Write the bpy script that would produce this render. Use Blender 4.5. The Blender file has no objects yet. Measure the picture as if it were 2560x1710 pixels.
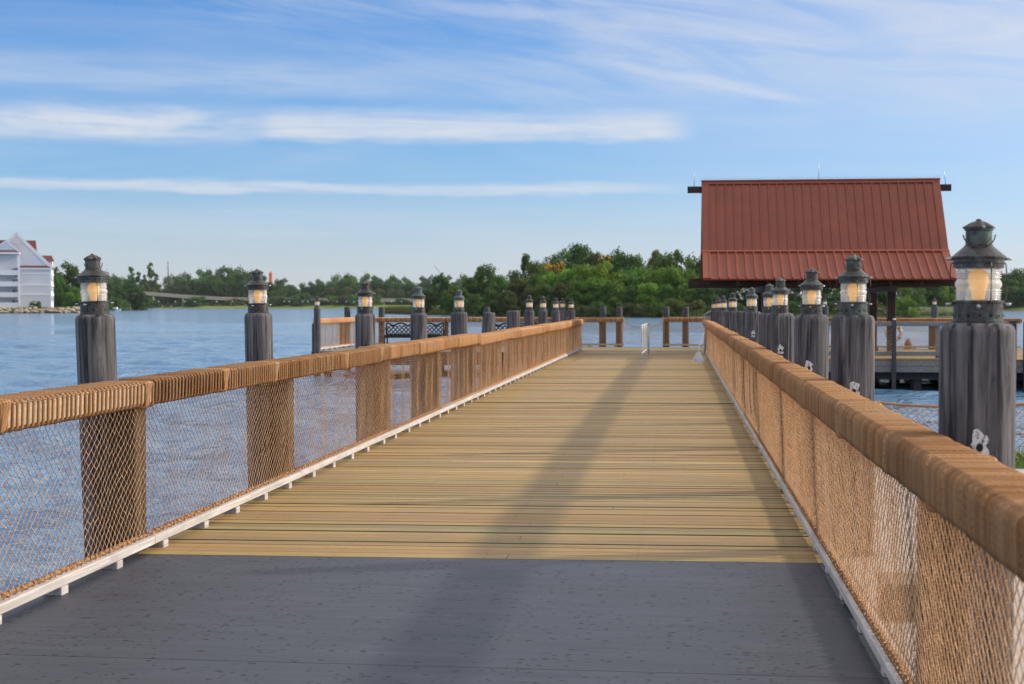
import bpy, math, random
import numpy as np
random.seed(7)
RNG = np.random.default_rng(11)
PI = math.pi
SC = bpy.context.scene
COL = SC.collection

# ------------------------------------------------------------------ objects
def tag(o, label=None, cat=None, group=None, kind=None):
    if label: o['label'] = label
    if cat: o['category'] = cat
    if group: o['group'] = group
    if kind: o['kind'] = kind
    return o

def empty(name, loc=(0, 0, 0), rz=0.0):
    o = bpy.data.objects.new(name, None)
    o.empty_display_size = 0.2
    o.location = loc
    o.rotation_euler = (0, 0, rz)
    COL.objects.link(o)
    return o

def copy_tree(o, parent=None):
    c = o.copy()
    COL.objects.link(c)
    if parent is not None:
        c.parent = parent
    for ch in list(o.children):
        copy_tree(ch, c)
    return c

class MB:
    """collects vertices and faces of one mesh"""
    def __init__(self):
        self.V, self.F, self.T, self.U, self.n = [], [], [], [], 0
        self.has_uv = False
    def add(self, v, f, tone=0.5, uv=None):
        v = np.asarray(v, float).reshape(-1, 3)
        self.V.append(v)
        t = np.broadcast_to(np.asarray(tone, float), (len(v),)).copy()
        self.T.append(t)
        if uv is None:
            uv = np.zeros((len(v), 2))
        else:
            self.has_uv = True
        self.U.append(np.asarray(uv, float))
        off = self.n
        if isinstance(f, np.ndarray):
            self.F.extend((f + off).tolist())
        else:
            self.F.extend([[i + off for i in q] for q in f])
        self.n += len(v)
        return self
    def box(self, x0, x1, y0, y1, z0, z1, c=0.0, tone=0.5, ax='y'):
        """box with the four edges along axis ax chamfered by c"""
        b = {'x': (x0, x1), 'y': (y0, y1), 'z': (z0, z1)}
        o = [a for a in 'xyz' if a != ax]
        (a0, a1), (b0, b1) = b[o[0]], b[o[1]]
        if c > 0:
            pr = [(a0 + c, b0), (a1 - c, b0), (a1, b0 + c), (a1, b1 - c), (a1 - c, b1), (a0 + c, b1), (a0, b1 - c), (a0, b0 + c)]
        else:
            pr = [(a0, b0), (a1, b0), (a1, b1), (a0, b1)]
        n = len(pr)
        vs = []
        for e in b[ax]:
            for p, q in pr:
                d = {o[0]: p, o[1]: q, ax: e}
                vs.append((d['x'], d['y'], d['z']))
        f = [[i, (i + 1) % n, n + (i + 1) % n, n + i] for i in range(n)]
        f += [list(range(n - 1, -1, -1)), list(range(n, 2 * n))]
        return self.add(vs, f, tone)
    def obox(self, p, q, w, h, tone=0.5, up=(0, 0, 1)):
        """bar of width w and height h from p to q"""
        p, q = np.array(p, float), np.array(q, float)
        d = q - p; d /= np.linalg.norm(d)
        u = np.array(up, float)
        s = np.cross(d, u); s /= np.linalg.norm(s); u = np.cross(s, d)
        vs = [e + a * s * w / 2 + b * u * h / 2 for e in (p, q) for a, b in ((-1, -1), (1, -1), (1, 1), (-1, 1))]
        return self.add(vs, [[0, 1, 5, 4], [1, 2, 6, 5], [2, 3, 7, 6], [3, 0, 4, 7], [3, 2, 1, 0], [4, 5, 6, 7]], tone)
    def tube(self, path, r, n=6, closed=False, tone=0.5, cap=True, ulen=None):
        P = np.asarray(path, float)
        m = len(P)
        if closed:
            D = np.roll(P, -1, 0) - np.roll(P, 1, 0)
        else:
            D = np.gradient(P, axis=0)
        D /= np.linalg.norm(D, axis=1)[:, None] + 1e-12
        ref = np.array([0, 0, 1.0]) if abs(D[:, 2]).mean() < 0.8 else np.array([1.0, 0, 0])
        if closed:   # planar loop: use the loop's own axis
            ref = np.cross(P[m // 3] - P[0], P[2 * m // 3] - P[0]); ref /= np.linalg.norm(ref)
        A = np.cross(D, ref); A /= np.linalg.norm(A, axis=1)[:, None] + 1e-12
        B = np.cross(D, A)
        rr = np.broadcast_to(np.asarray(r, float), (m,))
        ang = np.arange(n) * 2 * PI / n
        V = P[:, None, :] + rr[:, None, None] * (np.cos(ang)[None, :, None] * A[:, None, :] + np.sin(ang)[None, :, None] * B[:, None, :])
        seg = np.linalg.norm(np.diff(P, axis=0), axis=1)
        u = np.concatenate([[0], np.cumsum(seg)])
        uv = np.stack([np.repeat(u, n), np.tile(np.arange(n) / n, m)], 1)
        i = np.arange(m if closed else m - 1)[:, None]; j = np.arange(n)[None, :]
        i2 = (i + 1) % m; j2 = (j + 1) % n
        F = np.stack([i * n + j, i * n + j2, i2 * n + j2, i2 * n + j], -1).reshape(-1, 4)
        self.add(V.reshape(-1, 3), F, tone, uv)
        if cap and not closed:
            o = self.n - m * n
            self.F.append([o + k for k in range(n - 1, -1, -1)])
            self.F.append([o + (m - 1) * n + k for k in range(n)])
        return self
    def edges(self, P, Q, r, n=3, tone=0.5, ref=(1, 0, 0)):
        """many thin straight struts at once"""
        P, Q = np.asarray(P, float), np.asarray(Q, float)
        D = Q - P; L = np.linalg.norm(D, axis=1); D /= L[:, None]
        A = np.cross(D, np.array(ref, float)); A /= np.linalg.norm(A, axis=1)[:, None] + 1e-12
        B = np.cross(D, A)
        ang = np.arange(n) * 2 * PI / n
        off = r * (np.cos(ang)[None, :, None] * A[:, None, :] + np.sin(ang)[None, :, None] * B[:, None, :])
        V = np.concatenate([P[:, None, :] + off, Q[:, None, :] + off], 1)
        N = len(P)
        b = (np.arange(N) * 2 * n)[:, None]; j = np.arange(n)[None, :]; j2 = (j + 1) % n
        F = np.stack([b + j, b + j2, b + n + j2, b + n + j], -1).reshape(-1, 4)
        t = np.repeat(np.broadcast_to(np.asarray(tone, float), (N,)), 2 * n)
        return self.add(V.reshape(-1, 3), F, t)
    def lathe(self, prof, n=24, c=(0, 0, 0), tone=0.5, rmod=None):
        pr = np.asarray(prof, float)
        m = len(pr)
        a = np.arange(n) * 2 * PI / n
        R = np.repeat(pr[:, 0][:, None], n, 1)
        Zz = np.repeat(pr[:, 1][:, None], n, 1)
        if rmod is not None:
            R = R * rmod(a[None, :], Zz)
        V = np.stack([R * np.cos(a) + c[0], R * np.sin(a) + c[1], Zz + c[2]], -1)
        i = np.arange(m - 1)[:, None]; j = np.arange(n)[None, :]; j2 = (j + 1) % n
        F = np.stack([i * n + j, i * n + j2, (i + 1) * n + j2, (i + 1) * n + j], -1).reshape(-1, 4)
        self.add(V.reshape(-1, 3), F, tone)
        o = self.n - m * n
        if pr[0, 0] > 1e-4: self.F.append([o + k for k in range(n - 1, -1, -1)])
        if pr[-1, 0] > 1e-4: self.F.append([o + (m - 1) * n + k for k in range(n)])
        return self
    def build(self, name, mat, parent=None, smooth=False, loc=None):
        me = bpy.data.meshes.new(name)
        V = np.concatenate(self.V) if self.V else np.zeros((0, 3))
        me.from_pydata(V.tolist(), [], self.F)
        a = me.attributes.new('tone', 'FLOAT', 'POINT')
        a.data.foreach_set('value', np.concatenate(self.T).astype(np.float32))
        if self.has_uv:
            U = np.concatenate(self.U)
            li = np.empty(len(me.loops), np.int32); me.loops.foreach_get('vertex_index', li)
            l = me.uv_layers.new(name='UVMap')
            l.data.foreach_set('uv', U[li].astype(np.float32).ravel())
        if smooth:
            me.polygons.foreach_set('use_smooth', np.ones(len(me.polygons), bool))
        me.materials.append(mat)
        o = bpy.data.objects.new(name, me)
        COL.objects.link(o)
        if parent is not None: o.parent = parent
        if loc is not None: o.location = loc
        return o

# ------------------------------------------------------------------ materials
class NT:
    """small wrapper for writing node trees"""
    def __init__(self, nt): self.nt = nt
    def n(self, t, **kw):
        nd = self.nt.nodes.new(t)
        for k, v in kw.items():
            if k.startswith('_'): setattr(nd, k[1:], v)
        return nd
    def link(self, a, b): self.nt.links.new(a, b)
    def put(self, sock, v):
        if isinstance(v, bpy.types.NodeSocket): self.link(v, sock)
        elif isinstance(v, (tuple, list)) and len(v) == 3 and sock.type == 'RGBA': sock.default_value = (*v, 1)
        else: sock.default_value = v
    def math(self, op, a, b=None, c=None, clamp=False):
        nd = self.n('ShaderNodeMath', _operation=op, _use_clamp=clamp)
        self.put(nd.inputs[0], a)
        if b is not None: self.put(nd.inputs[1], b)
        if c is not None: self.put(nd.inputs[2], c)
        return nd.outputs[0]
    def vmath(self, op, a, b):
        nd = self.n('ShaderNodeVectorMath', _operation=op)
        self.put(nd.inputs[0], a); self.put(nd.inputs[1], b)
        return nd.outputs[0]
    def mix(self, f, a, b, mode='MIX'):
        nd = self.n('ShaderNodeMix', _data_type='RGBA', _blend_type=mode)
        self.put(nd.inputs[0], f); self.put(nd.inputs[6], a); self.put(nd.inputs[7], b)
        return nd.outputs[2]
    def ramp(self, f, stops):
        nd = self.n('ShaderNodeValToRGB')
        cr = nd.color_ramp
        while len(cr.elements) > 1: cr.elements.remove(cr.elements[-1])
        for i, (p, c) in enumerate(stops):
            e = cr.elements[0] if i == 0 else cr.elements.new(p)
            e.position = p
            e.color = (c, c, c, 1) if isinstance(c, (int, float)) else (*c, 1)
        self.put(nd.inputs[0], f)
        return nd.outputs[0]
    def step(self, v, a, b):
        nd = self.n('ShaderNodeMapRange', _interpolation_type='SMOOTHSTEP')
        self.put(nd.inputs[0], v); self.put(nd.inputs[1], a); self.put(nd.inputs[2], b)
        return nd.outputs[0]
    def coords(self, scale=(1, 1, 1), space='Object', rnd=True):
        tc = self.n('ShaderNodeTexCoord')
        v = tc.outputs[space]
        if rnd:
            oi = self.n('ShaderNodeObjectInfo')
            r = self.math('MULTIPLY', oi.outputs['Random'], 37.0)
            v = self.vmath('ADD', v, r)
        return self.vmath('MULTIPLY', v, scale)
    def noise(self, v, scale=1.0, detail=4.0, rough=0.55, dist=0.0):
        nd = self.n('ShaderNodeTexNoise')
        self.put(nd.inputs['Vector'], v)
        nd.inputs['Scale'].default_value = scale
        nd.inputs['Detail'].default_value = detail
        nd.inputs['Roughness'].default_value = rough
        nd.inputs['Distortion'].default_value = dist
        return nd.outputs['Fac']
    def attr(self, name='tone'):
        return self.n('ShaderNodeAttribute', _attribute_name=name).outputs['Fac']
    def rand(self):
        return self.n('ShaderNodeObjectInfo').outputs['Random']
    def bump(self, h, dist=0.01, strength=1.0):
        nd = self.n('ShaderNodeBump')
        self.put(nd.inputs['Height'], h)
        nd.inputs['Distance'].default_value = dist
        nd.inputs['Strength'].default_value = strength
        return nd.outputs['Normal']

def new_mat(name):
    m = bpy.data.materials.new(name)
    m.use_nodes = True
    t = NT(m.node_tree)
    b = m.node_tree.nodes['Principled BSDF']
    return m, t, b

def setb(t, b, col=None, rough=0.7, metal=0.0, normal=None, spec=0.4):
    if col is not None: t.put(b.inputs['Base Color'], col)
    t.put(b.inputs['Roughness'], rough)
    b.inputs['Metallic'].default_value = metal
    b.inputs['Specular IOR Level'].default_value = spec
    if normal is not None: t.link(normal, b.inputs['Normal'])

M = {}

def m_corr():
    m, t, b = new_mat('white_corrosion')
    co = t.coords((1, 1, 1))
    n = t.noise(t.vmath('MULTIPLY', co, (60, 60, 32)), 1.0, 5, 0.7)
    c = t.mix(t.ramp(n, [(0.38, 0.0), (0.50, 1.0)]), (0.09, 0.08, 0.085), (0.62, 0.61, 0.60))
    setb(t, b, c, 0.85, spec=0.2)
    return m

def m_boards():
    m, t, b = new_mat('deck_wood')
    tone = t.attr()
    # grain runs along x
    off = t.math('MULTIPLY', tone, 91.0)
    comb = t.n('ShaderNodeCombineXYZ'); t.put(comb.inputs[0], off); t.put(comb.inputs[1], off); t.put(comb.inputs[2], 0.0)
    co = t.vmath('ADD', t.coords((1, 1, 1), rnd=False), comb.outputs[0])
    g1 = t.noise(t.vmath('MULTIPLY', co, (0.9, 26, 1)), 1.6, 5, 0.62, 0.6)
    g2 = t.noise(t.vmath('MULTIPLY', co, (2.2, 90, 1)), 1.5, 3, 0.6)
    base = t.ramp(tone, [(0.0, (0.225, 0.195, 0.085)), (0.14, (0.30, 0.215, 0.08)), (0.35, (0.335, 0.218, 0.086)), (0.55, (0.395, 0.264, 0.096)),
                         (0.75, (0.37, 0.275, 0.100)), (0.88, (0.31, 0.255, 0.11)), (1.0, (0.46, 0.34, 0.145))])
    c = t.mix(t.ramp(g1, [(0.36, 0.0), (0.62, 1.0)]), t.mix(1.0, base, (0.72, 0.67, 0.62), 'MULTIPLY'), base)
    c = t.mix(t.math('MULTIPLY', t.ramp(g2, [(0.5, 0.0), (0.68, 1.0)]), 0.2), c, (0.16, 0.115, 0.06))
    big = t.noise(t.coords((0.8, 2.0, 1), rnd=False), 0.9, 4, 0.6)
    c = t.mix(t.math('MULTIPLY', t.ramp(big, [(0.5, 0.0), (0.72, 1.0)]), 0.5), c, (0.21, 0.175, 0.115))
    uvn = t.n('ShaderNodeUVMap', _uv_map='UVMap'); us = t.n('ShaderNodeSeparateXYZ'); t.link(uvn.outputs[0], us.inputs[0])
    c = t.mix(t.math('MULTIPLY', t.step(us.outputs[0], 0.02, 0.4), 0.95), c, (0.022, 0.016, 0.010))   # board edges darker towards the gaps
    # knots and checks
    vo = t.n('ShaderNodeTexVoronoi'); vo.inputs['Scale'].default_value = 1.0
    t.link(t.vmath('MULTIPLY', co, (2.6, 13.0, 1)), vo.inputs['Vector'])
    kn = t.ramp(vo.outputs['Distance'], [(0.03, 1.0), (0.10, 0.0)])
    c = t.mix(t.math('MULTIPLY', kn, 0.8), c, (0.07, 0.045, 0.025))
    wt = t.noise(t.vmath('MULTIPLY', co, (0.7, 14, 1)), 1.1, 3, 0.5)
    c = t.mix(t.ramp(wt, [(0.73, 0.0), (0.80, 0.6)]), c, (0.6, 0.56, 0.5))
    c = t.mix(1.0, c, (1.0, 0.955, 0.90), 'MULTIPLY')
    setb(t, b, c, 0.62, normal=t.bump(t.math('ADD', g1, t.math('MULTIPLY', g2, 0.6)), 0.004, 0.6), spec=0.35)
    return m

def m_slate():
    m, t, b = new_mat('stamped_concrete')
    co = t.coords((1, 1, 1), rnd=False)
    g = t.noise(t.vmath('MULTIPLY', co, (1.0, 7, 1)), 1.7, 6, 0.62, 0.5)
    g2 = t.noise(t.vmath('MULTIPLY', co, (1, 2.4, 1)), 0.8, 5, 0.6)
    c = t.mix(t.ramp(g, [(0.3, 0.0), (0.7, 1.0)]), (0.030, 0.032, 0.043), (0.055, 0.059, 0.074))
    c = t.mix(t.ramp(g2, [(0.38, 0.0), (0.65, 0.7)]), c, (0.045, 0.053, 0.064))
    def pits(sx, sy, a, b_, cell):
        vo = t.n('ShaderNodeTexVoronoi'); vo.inputs['Scale'].default_value = 1.0
        wob = t.n('ShaderNodeTexNoise'); wob.inputs['Scale'].default_value = 9
        t.link(co, wob.inputs['Vector'])
        v = t.vmath('ADD', co, t.vmath('MULTIPLY', wob.outputs['Color'], (0.05, 0.02, 0)))
        t.link(t.vmath('MULTIPLY', v, (sx, sy, 1)), vo.inputs['Vector'])
        d = t.ramp(vo.outputs['Distance'], [(a, 1.0), (b_, 0.0)])
        sep = t.n('ShaderNodeSeparateColor'); t.link(vo.outputs['Color'], sep.inputs[0])
        return t.math('MULTIPLY', d, t.math('GREATER_THAN', sep.outputs[0], cell))
    clus = t.ramp(t.noise(co, 2.2, 2, 0.5), [(0.40, 0.0), (0.5, 1.0)])
    p = t.math('MAXIMUM', pits(11, 15, 0.15, 0.21, 0.5), t.math('MULTIPLY', pits(20, 27, 0.17, 0.26, 0.4), clus))
    c = t.mix(t.math('MULTIPLY', p, 0.95), c, (0.010, 0.010, 0.014))
    wp = t.noise(t.vmath('MULTIPLY', co, (2, 6, 1)), 1.5, 3, 0.5)
    c = t.mix(t.ramp(wp, [(0.76, 0.0), (0.8, 0.5)]), c, (0.3, 0.3, 0.32))
    h = t.math('SUBTRACT', t.math('MULTIPLY', g, 0.7), p)
    setb(t, b, c, t.math('MULTIPLY_ADD', g2, 0.3, 0.42), normal=t.bump(h, 0.006, 0.7), spec=0.4)
    return m

def m_pile():
    m, t, b = new_mat('weathered_pile')
    co = t.coords((1, 1, 1))
    g = t.noise(t.vmath('MULTIPLY', co, (26, 26, 1.3)), 1.0, 6, 0.65, 0.6)
    g2 = t.noise(t.vmath('MULTIPLY', co, (9, 9, 0.9)), 1.0, 4, 0.6)
    c = t.mix(t.ramp(g, [(0.39, 0.0), (0.61, 1.0)]), (0.022, 0.021, 0.025), (0.172, 0.158, 0.158))
    c = t.mix(t.ramp(g2, [(0.42, 0.0), (0.68, 0.8)]), c, (0.078, 0.074, 0.080))
    ck = t.noise(t.vmath('MULTIPLY', co, (34, 34, 0.7)), 1.0, 2, 0.5)
    ckm = t.ramp(ck, [(0.30, 1.0), (0.35, 0.0)])
    c = t.mix(t.math('MULTIPLY', ckm, 0.85), c, (0.014, 0.012, 0.013))
    st = t.noise(t.vmath('MULTIPLY', co, (7, 7, 2.2)), 1.0, 3, 0.6)
    c = t.mix(t.ramp(st, [(0.64, 0.0), (0.74, 0.6)]), c, (0.03, 0.027, 0.033))
    h = t.math('SUBTRACT', g, t.math('MULTIPLY', ckm, 0.7))
    setb(t, b, c, 0.82, normal=t.bump(h, 0.008, 0.8), spec=0.25)
    return m

def m_wood(name, c1, c2, sc=(20, 2, 20), rough=0.75, worn=None):
    m, t, b = new_mat(name)
    co = t.coords((1, 1, 1))
    g = t.noise(t.vmath('MULTIPLY', co, sc), 1.2, 5, 0.65, 0.5)
    c = t.mix(t.ramp(g, [(0.3, 0.0), (0.7, 1.0)]), c1, c2)
    if worn is not None:
        w = t.noise(co, 3.0, 4, 0.6)
        c = t.mix(t.ramp(w, [(0.5, 0.0), (0.68, 0.75)]), c, worn)
    setb(t, b, c, rough, normal=t.bump(g, 0.006, 0.5), spec=0.3)
    return m

def m_rope(name, dark, lightc, grey, twist=True):
    m, t, b = new_mat(name)
    co = t.coords((1, 1, 1), rnd=False)
    tone = t.attr()
    n1 = t.noise(co, 3.5, 3, 0.6)
    n2 = t.noise(co, 90.0, 3, 0.6)
    c = t.mix(t.math('ADD', t.math('MULTIPLY', tone, 0.6), t.math('MULTIPLY', n2, 0.4)), dark, lightc)
    c = t.mix(t.ramp(n1, [(0.45, 0.0), (0.7, 0.7)]), c, grey)
    nrm = None
    if twist:
        uv = t.n('ShaderNodeUVMap', _uv_map='UVMap')
        s = t.n('ShaderNodeSeparateXYZ'); t.link(uv.outputs[0], s.inputs[0])
        ph = t.math('ADD', t.math('MULTIPLY', s.outputs[0], 2 * PI * 22), t.math('MULTIPLY', s.outputs[1], 2 * PI * 2))
        w = t.math('ABSOLUTE', t.math('SINE', ph))
        nrm = t.bump(w, 0.006, 1.0)
        c = t.mix(t.ramp(w, [(0.0, 0.3), (0.35, 0.0)]), c, dark)  # grooves between strands painted darker, shading put into the colour
    setb(t, b, c, 0.85, normal=nrm, spec=0.2)
    return m

def m_patina(name='patinated_brass', green=0.5):
    m, t, b = new_mat(name)
    co = t.coords((1, 1, 1))
    n1 = t.noise(co, 22, 5, 0.65)
    n2 = t.noise(co, 60, 4, 0.6)
    r = t.rand()
    c = t.mix(t.ramp(n2, [(0.3, 0.0), (0.7, 1.0)]), (0.030, 0.027, 0.026), (0.088, 0.076, 0.068))
    lo = t.math('SUBTRACT', 0.655, t.math('MULTIPLY', r, 0.14 * green / 0.5))
    f = t.step(n1, t.math('SUBTRACT', lo, 0.08), t.math('ADD', lo, 0.08))
    c = t.mix(t.math('MULTIPLY', f, 0.8), c, (0.115, 0.165, 0.15))
    setb(t, b, c, t.math('MULTIPLY_ADD', f, 0.3, 0.42), metal=0.45, normal=t.bump(n2, 0.003, 0.4), spec=0.5)
    return m

def m_lens():
    m, t, b = new_mat('ribbed_lens_glass')
    nt = m.node_tree
    out = nt.nodes['Material Output']
    setb(t, b, (0.86, 0.88, 0.88), 0.12, spec=0.6)
    b.inputs['Transmission Weight'].default_value = 0.0
    tl = t.n('ShaderNodeBsdfTranslucent'); tl.inputs['Color'].default_value = (0.9, 0.92, 0.92, 1)
    mx = t.n('ShaderNodeMixShader'); mx.inputs[0].default_value = 0.5
    t.link(b.outputs[0], mx.inputs[1]); t.link(tl.outputs[0], mx.inputs[2])
    tr = t.n('ShaderNodeBsdfTransparent'); tr.inputs['Color'].default_value = (0.97, 0.98, 0.97, 1)
    lw = t.n('ShaderNodeLayerWeight'); lw.inputs['Blend'].default_value = 0.45
    f = t.math('MULTIPLY_ADD', lw.outputs['Facing'], 0.75, 0.28, clamp=True)
    m2 = t.n('ShaderNodeMixShader'); t.link(f, m2.inputs[0])
    t.link(tr.outputs[0], m2.inputs[1]); t.link(mx.outputs[0], m2.inputs[2])
    t.link(m2.outputs[0], out.inputs['Surface'])
    return m

def m_plain(name, col, rough=0.6, metal=0.0, emit=None, es=1.0, var=0.0):
    m, t, b = new_mat(name)
    c = col
    if var:
        n = t.noise(t.coords((1, 1, 1)), 6.0, 4, 0.6)
        c = t.mix(t.ramp(n, [(0.3, 0.0), (0.7, 1.0)]), tuple(k * (1 - var) for k in col), tuple(min(1, k * (1 + var)) for k in col))
    setb(t, b, c, rough, metal)
    if emit:
        b.inputs['Emission Color'].default_value = (*emit, 1)
        b.inputs['Emission Strength'].default_value = es
    return m

def m_leaf(name, dark, lightc, accent=None, amt=0.0):
    m, t, b = new_mat(name)
    nt = m.node_tree; out = nt.nodes['Material Output']
    tone = t.attr(); r = t.rand()
    c = t.mix(t.math('ADD', t.math('MULTIPLY', tone, 0.75), t.math('MULTIPLY', r, 0.25)), dark, lightc)
    hs = t.n('ShaderNodeHueSaturation')
    t.put(hs.inputs['Hue'], t.math('MULTIPLY_ADD', r, 0.05, 0.475))
    t.put(hs.inputs['Value'], t.math('MULTIPLY_ADD', t.math('FRACT', t.math('MULTIPLY', r, 7.3)), 0.5, 0.75))
    t.link(c, hs.inputs['Color'])
    c = hs.outputs[0]
    if accent:
        c = t.mix(t.math('GREATER_THAN', t.attr('flower'), 0.5), c, accent)
    setb(t, b, c, 0.6, spec=0.25)
    tl = t.n('ShaderNodeBsdfTranslucent')
    t.link(t.mix(1.0, c, (1.0, 1.15, 0.6), 'MULTIPLY'), tl.inputs['Color'])
    mx = t.n('ShaderNodeMixShader'); mx.inputs[0].default_value = 0.38
    t.link(b.outputs[0], mx.inputs[1]); t.link(tl.outputs[0], mx.inputs[2])
    t.link(mx.outputs[0], out.inputs['Surface'])
    return m

def m_water():
    m, t, b = new_mat('lake_water')
    co = t.coords((1, 1, 1), rnd=False)
    w1 = t.noise(t.vmath('MULTIPLY', co, (0.8, 1.1, 1)), 1.3, 4, 0.6, 0.3)
    w2 = t.noise(t.vmath('MULTIPLY', co, (0.7, 1.1, 1)), 5.0, 3, 0.6, 0.2)
    w3 = t.noise(t.vmath('MULTIPLY', co, (0.3, 0.8, 1)), 0.42, 3, 0.55)
    h = t.math('ADD', t.math('ADD', t.math('MULTIPLY', w1, 0.5), t.math('MULTIPLY', w2, 0.07)), t.math('MULTIPLY', w3, 1.1))
    nrm = t.bump(h, 0.8, 1.0)
    setb(t, b, (0.085, 0.20, 0.33), 0.10, normal=nrm, spec=0.5)
    b.inputs['IOR'].default_value = 1.6
    return m

def m_roof():
    m, t, b = new_mat('red_painted_metal')
    co = t.coords((1, 1, 1), rnd=False)
    n1 = t.noise(co, 1.6, 5, 0.65)
    n2 = t.noise(t.vmath('MULTIPLY', co, (7, 1.2, 1.2)), 1.0, 4, 0.6)
    c = t.mix(t.ramp(n1, [(0.3, 0.0), (0.7, 1.0)]), (0.205, 0.045, 0.020), (0.265, 0.060, 0.026))
    c = t.mix(t.ramp(n2, [(0.64, 0.0), (0.75, 0.7)]), c, (0.09, 0.03, 0.025))
    setb(t, b, c, 0.5, normal=t.bump(n1, 0.004, 0.3), spec=0.45)
    return m

def m_ground(name, c1, c2, sc=1.0, rough=0.9, c3=None):
    m, t, b = new_mat(name)
    co = t.coords((1, 1, 1), rnd=False)
    n1 = t.noise(co, sc, 6, 0.65)
    c = t.mix(t.ramp(n1, [(0.32, 0.0), (0.68, 1.0)]), c1, c2)
    if c3:
        n2 = t.noise(co, sc * 7, 4, 0.6)
        c = t.mix(t.ramp(n2, [(0.55, 0.0), (0.7, 0.8)]), c, c3)
    setb(t, b, c, rough, normal=t.bump(n1, 0.02, 0.4), spec=0.2)
    return m

M['boards'] = m_boards()
M['grey_boards'] = m_wood('grey_boards', (0.13, 0.125, 0.10), (0.25, 0.235, 0.19), (20, 2, 3))
M['slate'] = m_slate()
M['pile'] = m_pile()
M['post'] = m_wood('brown_post', (0.038, 0.023, 0.014), (0.135, 0.08, 0.043), (14, 14, 1.5))
M['dark_post'] = m_wood('dark_post', (0.03, 0.03, 0.035), (0.075, 0.072, 0.078), (14, 14, 1.5))
M['kerb'] = m_wood('whitewashed_kerb', (0.33, 0.29, 0.26), (0.60, 0.565, 0.53), (26, 1.2, 26), worn=(0.36, 0.335, 0.33))
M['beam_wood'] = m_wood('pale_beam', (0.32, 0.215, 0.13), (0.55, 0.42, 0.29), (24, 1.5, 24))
M['dark_beam'] = m_wood('shaded_beam', (0.020, 0.012, 0.008), (0.065, 0.036, 0.02), (24, 1.5, 24))  # rail timber darkened to paint shade into the grooves between rope turns
M['grey_wood'] = m_wood('grey_wood', (0.14, 0.13, 0.125), (0.27, 0.25, 0.235), (18, 18, 18))
M['yellow_wood'] = m_wood('yellow_wood', (0.38, 0.27, 0.13), (0.56, 0.43, 0.24), (2, 18, 18))
M['rope'] = m_rope('rope_wrapping', (0.33, 0.135, 0.047), (0.88, 0.48, 0.22), (0.64, 0.40, 0.23))
M['net'] = m_rope('rope_net', (0.42, 0.215, 0.098), (0.84, 0.51, 0.265), (0.72, 0.46, 0.27), twist=False)
M['brass'] = m_patina()
M['brass_green'] = m_patina('verdigris_brass', 1.15)
M['wire'] = m_plain('guard_wire', (0.05, 0.06, 0.055), 0.5, 0.5)
M['lens'] = m_lens()
M['bulb'] = m_plain('amber_bulb', (0.80, 0.46, 0.13), 0.35, emit=(1.0, 0.46, 0.06), es=0.45)
M['white_mark'] = m_corr()
M['black'] = m_plain('black_hole', (0.012, 0.011, 0.012), 0.8)
M['roof'] = m_roof()
M['dark_timber'] = m_wood('dark_brown_timber', (0.022, 0.012, 0.010), (0.05, 0.028, 0.024), (6, 6, 6), rough=0.6)
M['iron'] = m_plain('black_cast_iron', (0.015, 0.02, 0.018), 0.5, 0.3)
M['steel'] = m_plain('grey_steel', (0.36, 0.37, 0.38), 0.4, 0.8)
M['white_pipe'] = m_plain('white_pipe', (0.44, 0.425, 0.41), 0.45, var=0.1)
M['white_plastic'] = m_plain('white_plastic', (0.74, 0.74, 0.78), 0.5)
M['water'] = m_water()
M['soil'] = m_ground('shore_ground', (0.045, 0.06, 0.02), (0.09, 0.11, 0.04), 0.3)
M['meadow'] = m_ground('sunny_meadow', (0.12, 0.16, 0.025), (0.22, 0.25, 0.05), 0.05)
M['pave'] = m_ground('pale_pavement', (0.36, 0.32, 0.29), (0.48, 0.44, 0.41), 2.5, c3=(0.40, 0.34, 0.30))
M['rock'] = m_ground('bank_rock', (0.28, 0.21, 0.15), (0.55, 0.44, 0.33), 0.8, c3=(0.2, 0.16, 0.12))
M['grass'] = m_leaf('grass_blades', (0.05, 0.11, 0.015), (0.16, 0.26, 0.05))
M['reed'] = m_leaf('reed_blades', (0.045, 0.065, 0.018), (0.12, 0.13, 0.045))
M['bark'] = m_wood('bark', (0.05, 0.04, 0.03), (0.13, 0.105, 0.08), (8, 8, 1.5))
M['leaf_mid'] = m_leaf('leaf_mid', (0.032, 0.074, 0.014), (0.145, 0.235, 0.038))
M['leaf_bright'] = m_leaf('leaf_bright', (0.055, 0.125, 0.013), (0.24, 0.36, 0.045))
M['leaf_dark'] = m_leaf('leaf_dark', (0.026, 0.062, 0.018), (0.105, 0.17, 0.042))
M['leaf_olive'] = m_leaf('leaf_olive', (0.055, 0.068, 0.024), (0.18, 0.195, 0.068))
M['leaf_flower'] = m_leaf('leaf_flower', (0.02, 0.05, 0.010), (0.08, 0.14, 0.025), accent=(0.70, 0.40, 0.03))
M['white_wall'] = m_plain('white_siding', (0.70, 0.70, 0.74), 0.7, var=0.03)
M['white_trim'] = m_plain('white_trim', (0.78, 0.78, 0.80), 0.6)
M['shade_wall'] = m_plain('grey_glass_door', (0.16, 0.19, 0.22), 0.3)
M['red_shingle'] = m_plain('red_shingle', (0.13, 0.028, 0.023), 0.8, var=0.15)
M['beige_beam'] = m_plain('beige_concrete', (0.46, 0.39, 0.29), 0.85, var=0.08)
M['life_ring'] = m_plain('life_ring_white', (0.72, 0.66, 0.58), 0.6)
M['life_band'] = m_plain('life_ring_band', (0.45, 0.16, 0.07), 0.6)
M['orange'] = m_plain('orange_paint', (0.6, 0.16, 0.05), 0.7)
M['box_brown'] = m_plain('brown_cover', (0.22, 0.16, 0.12), 0.6, var=0.1)

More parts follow.
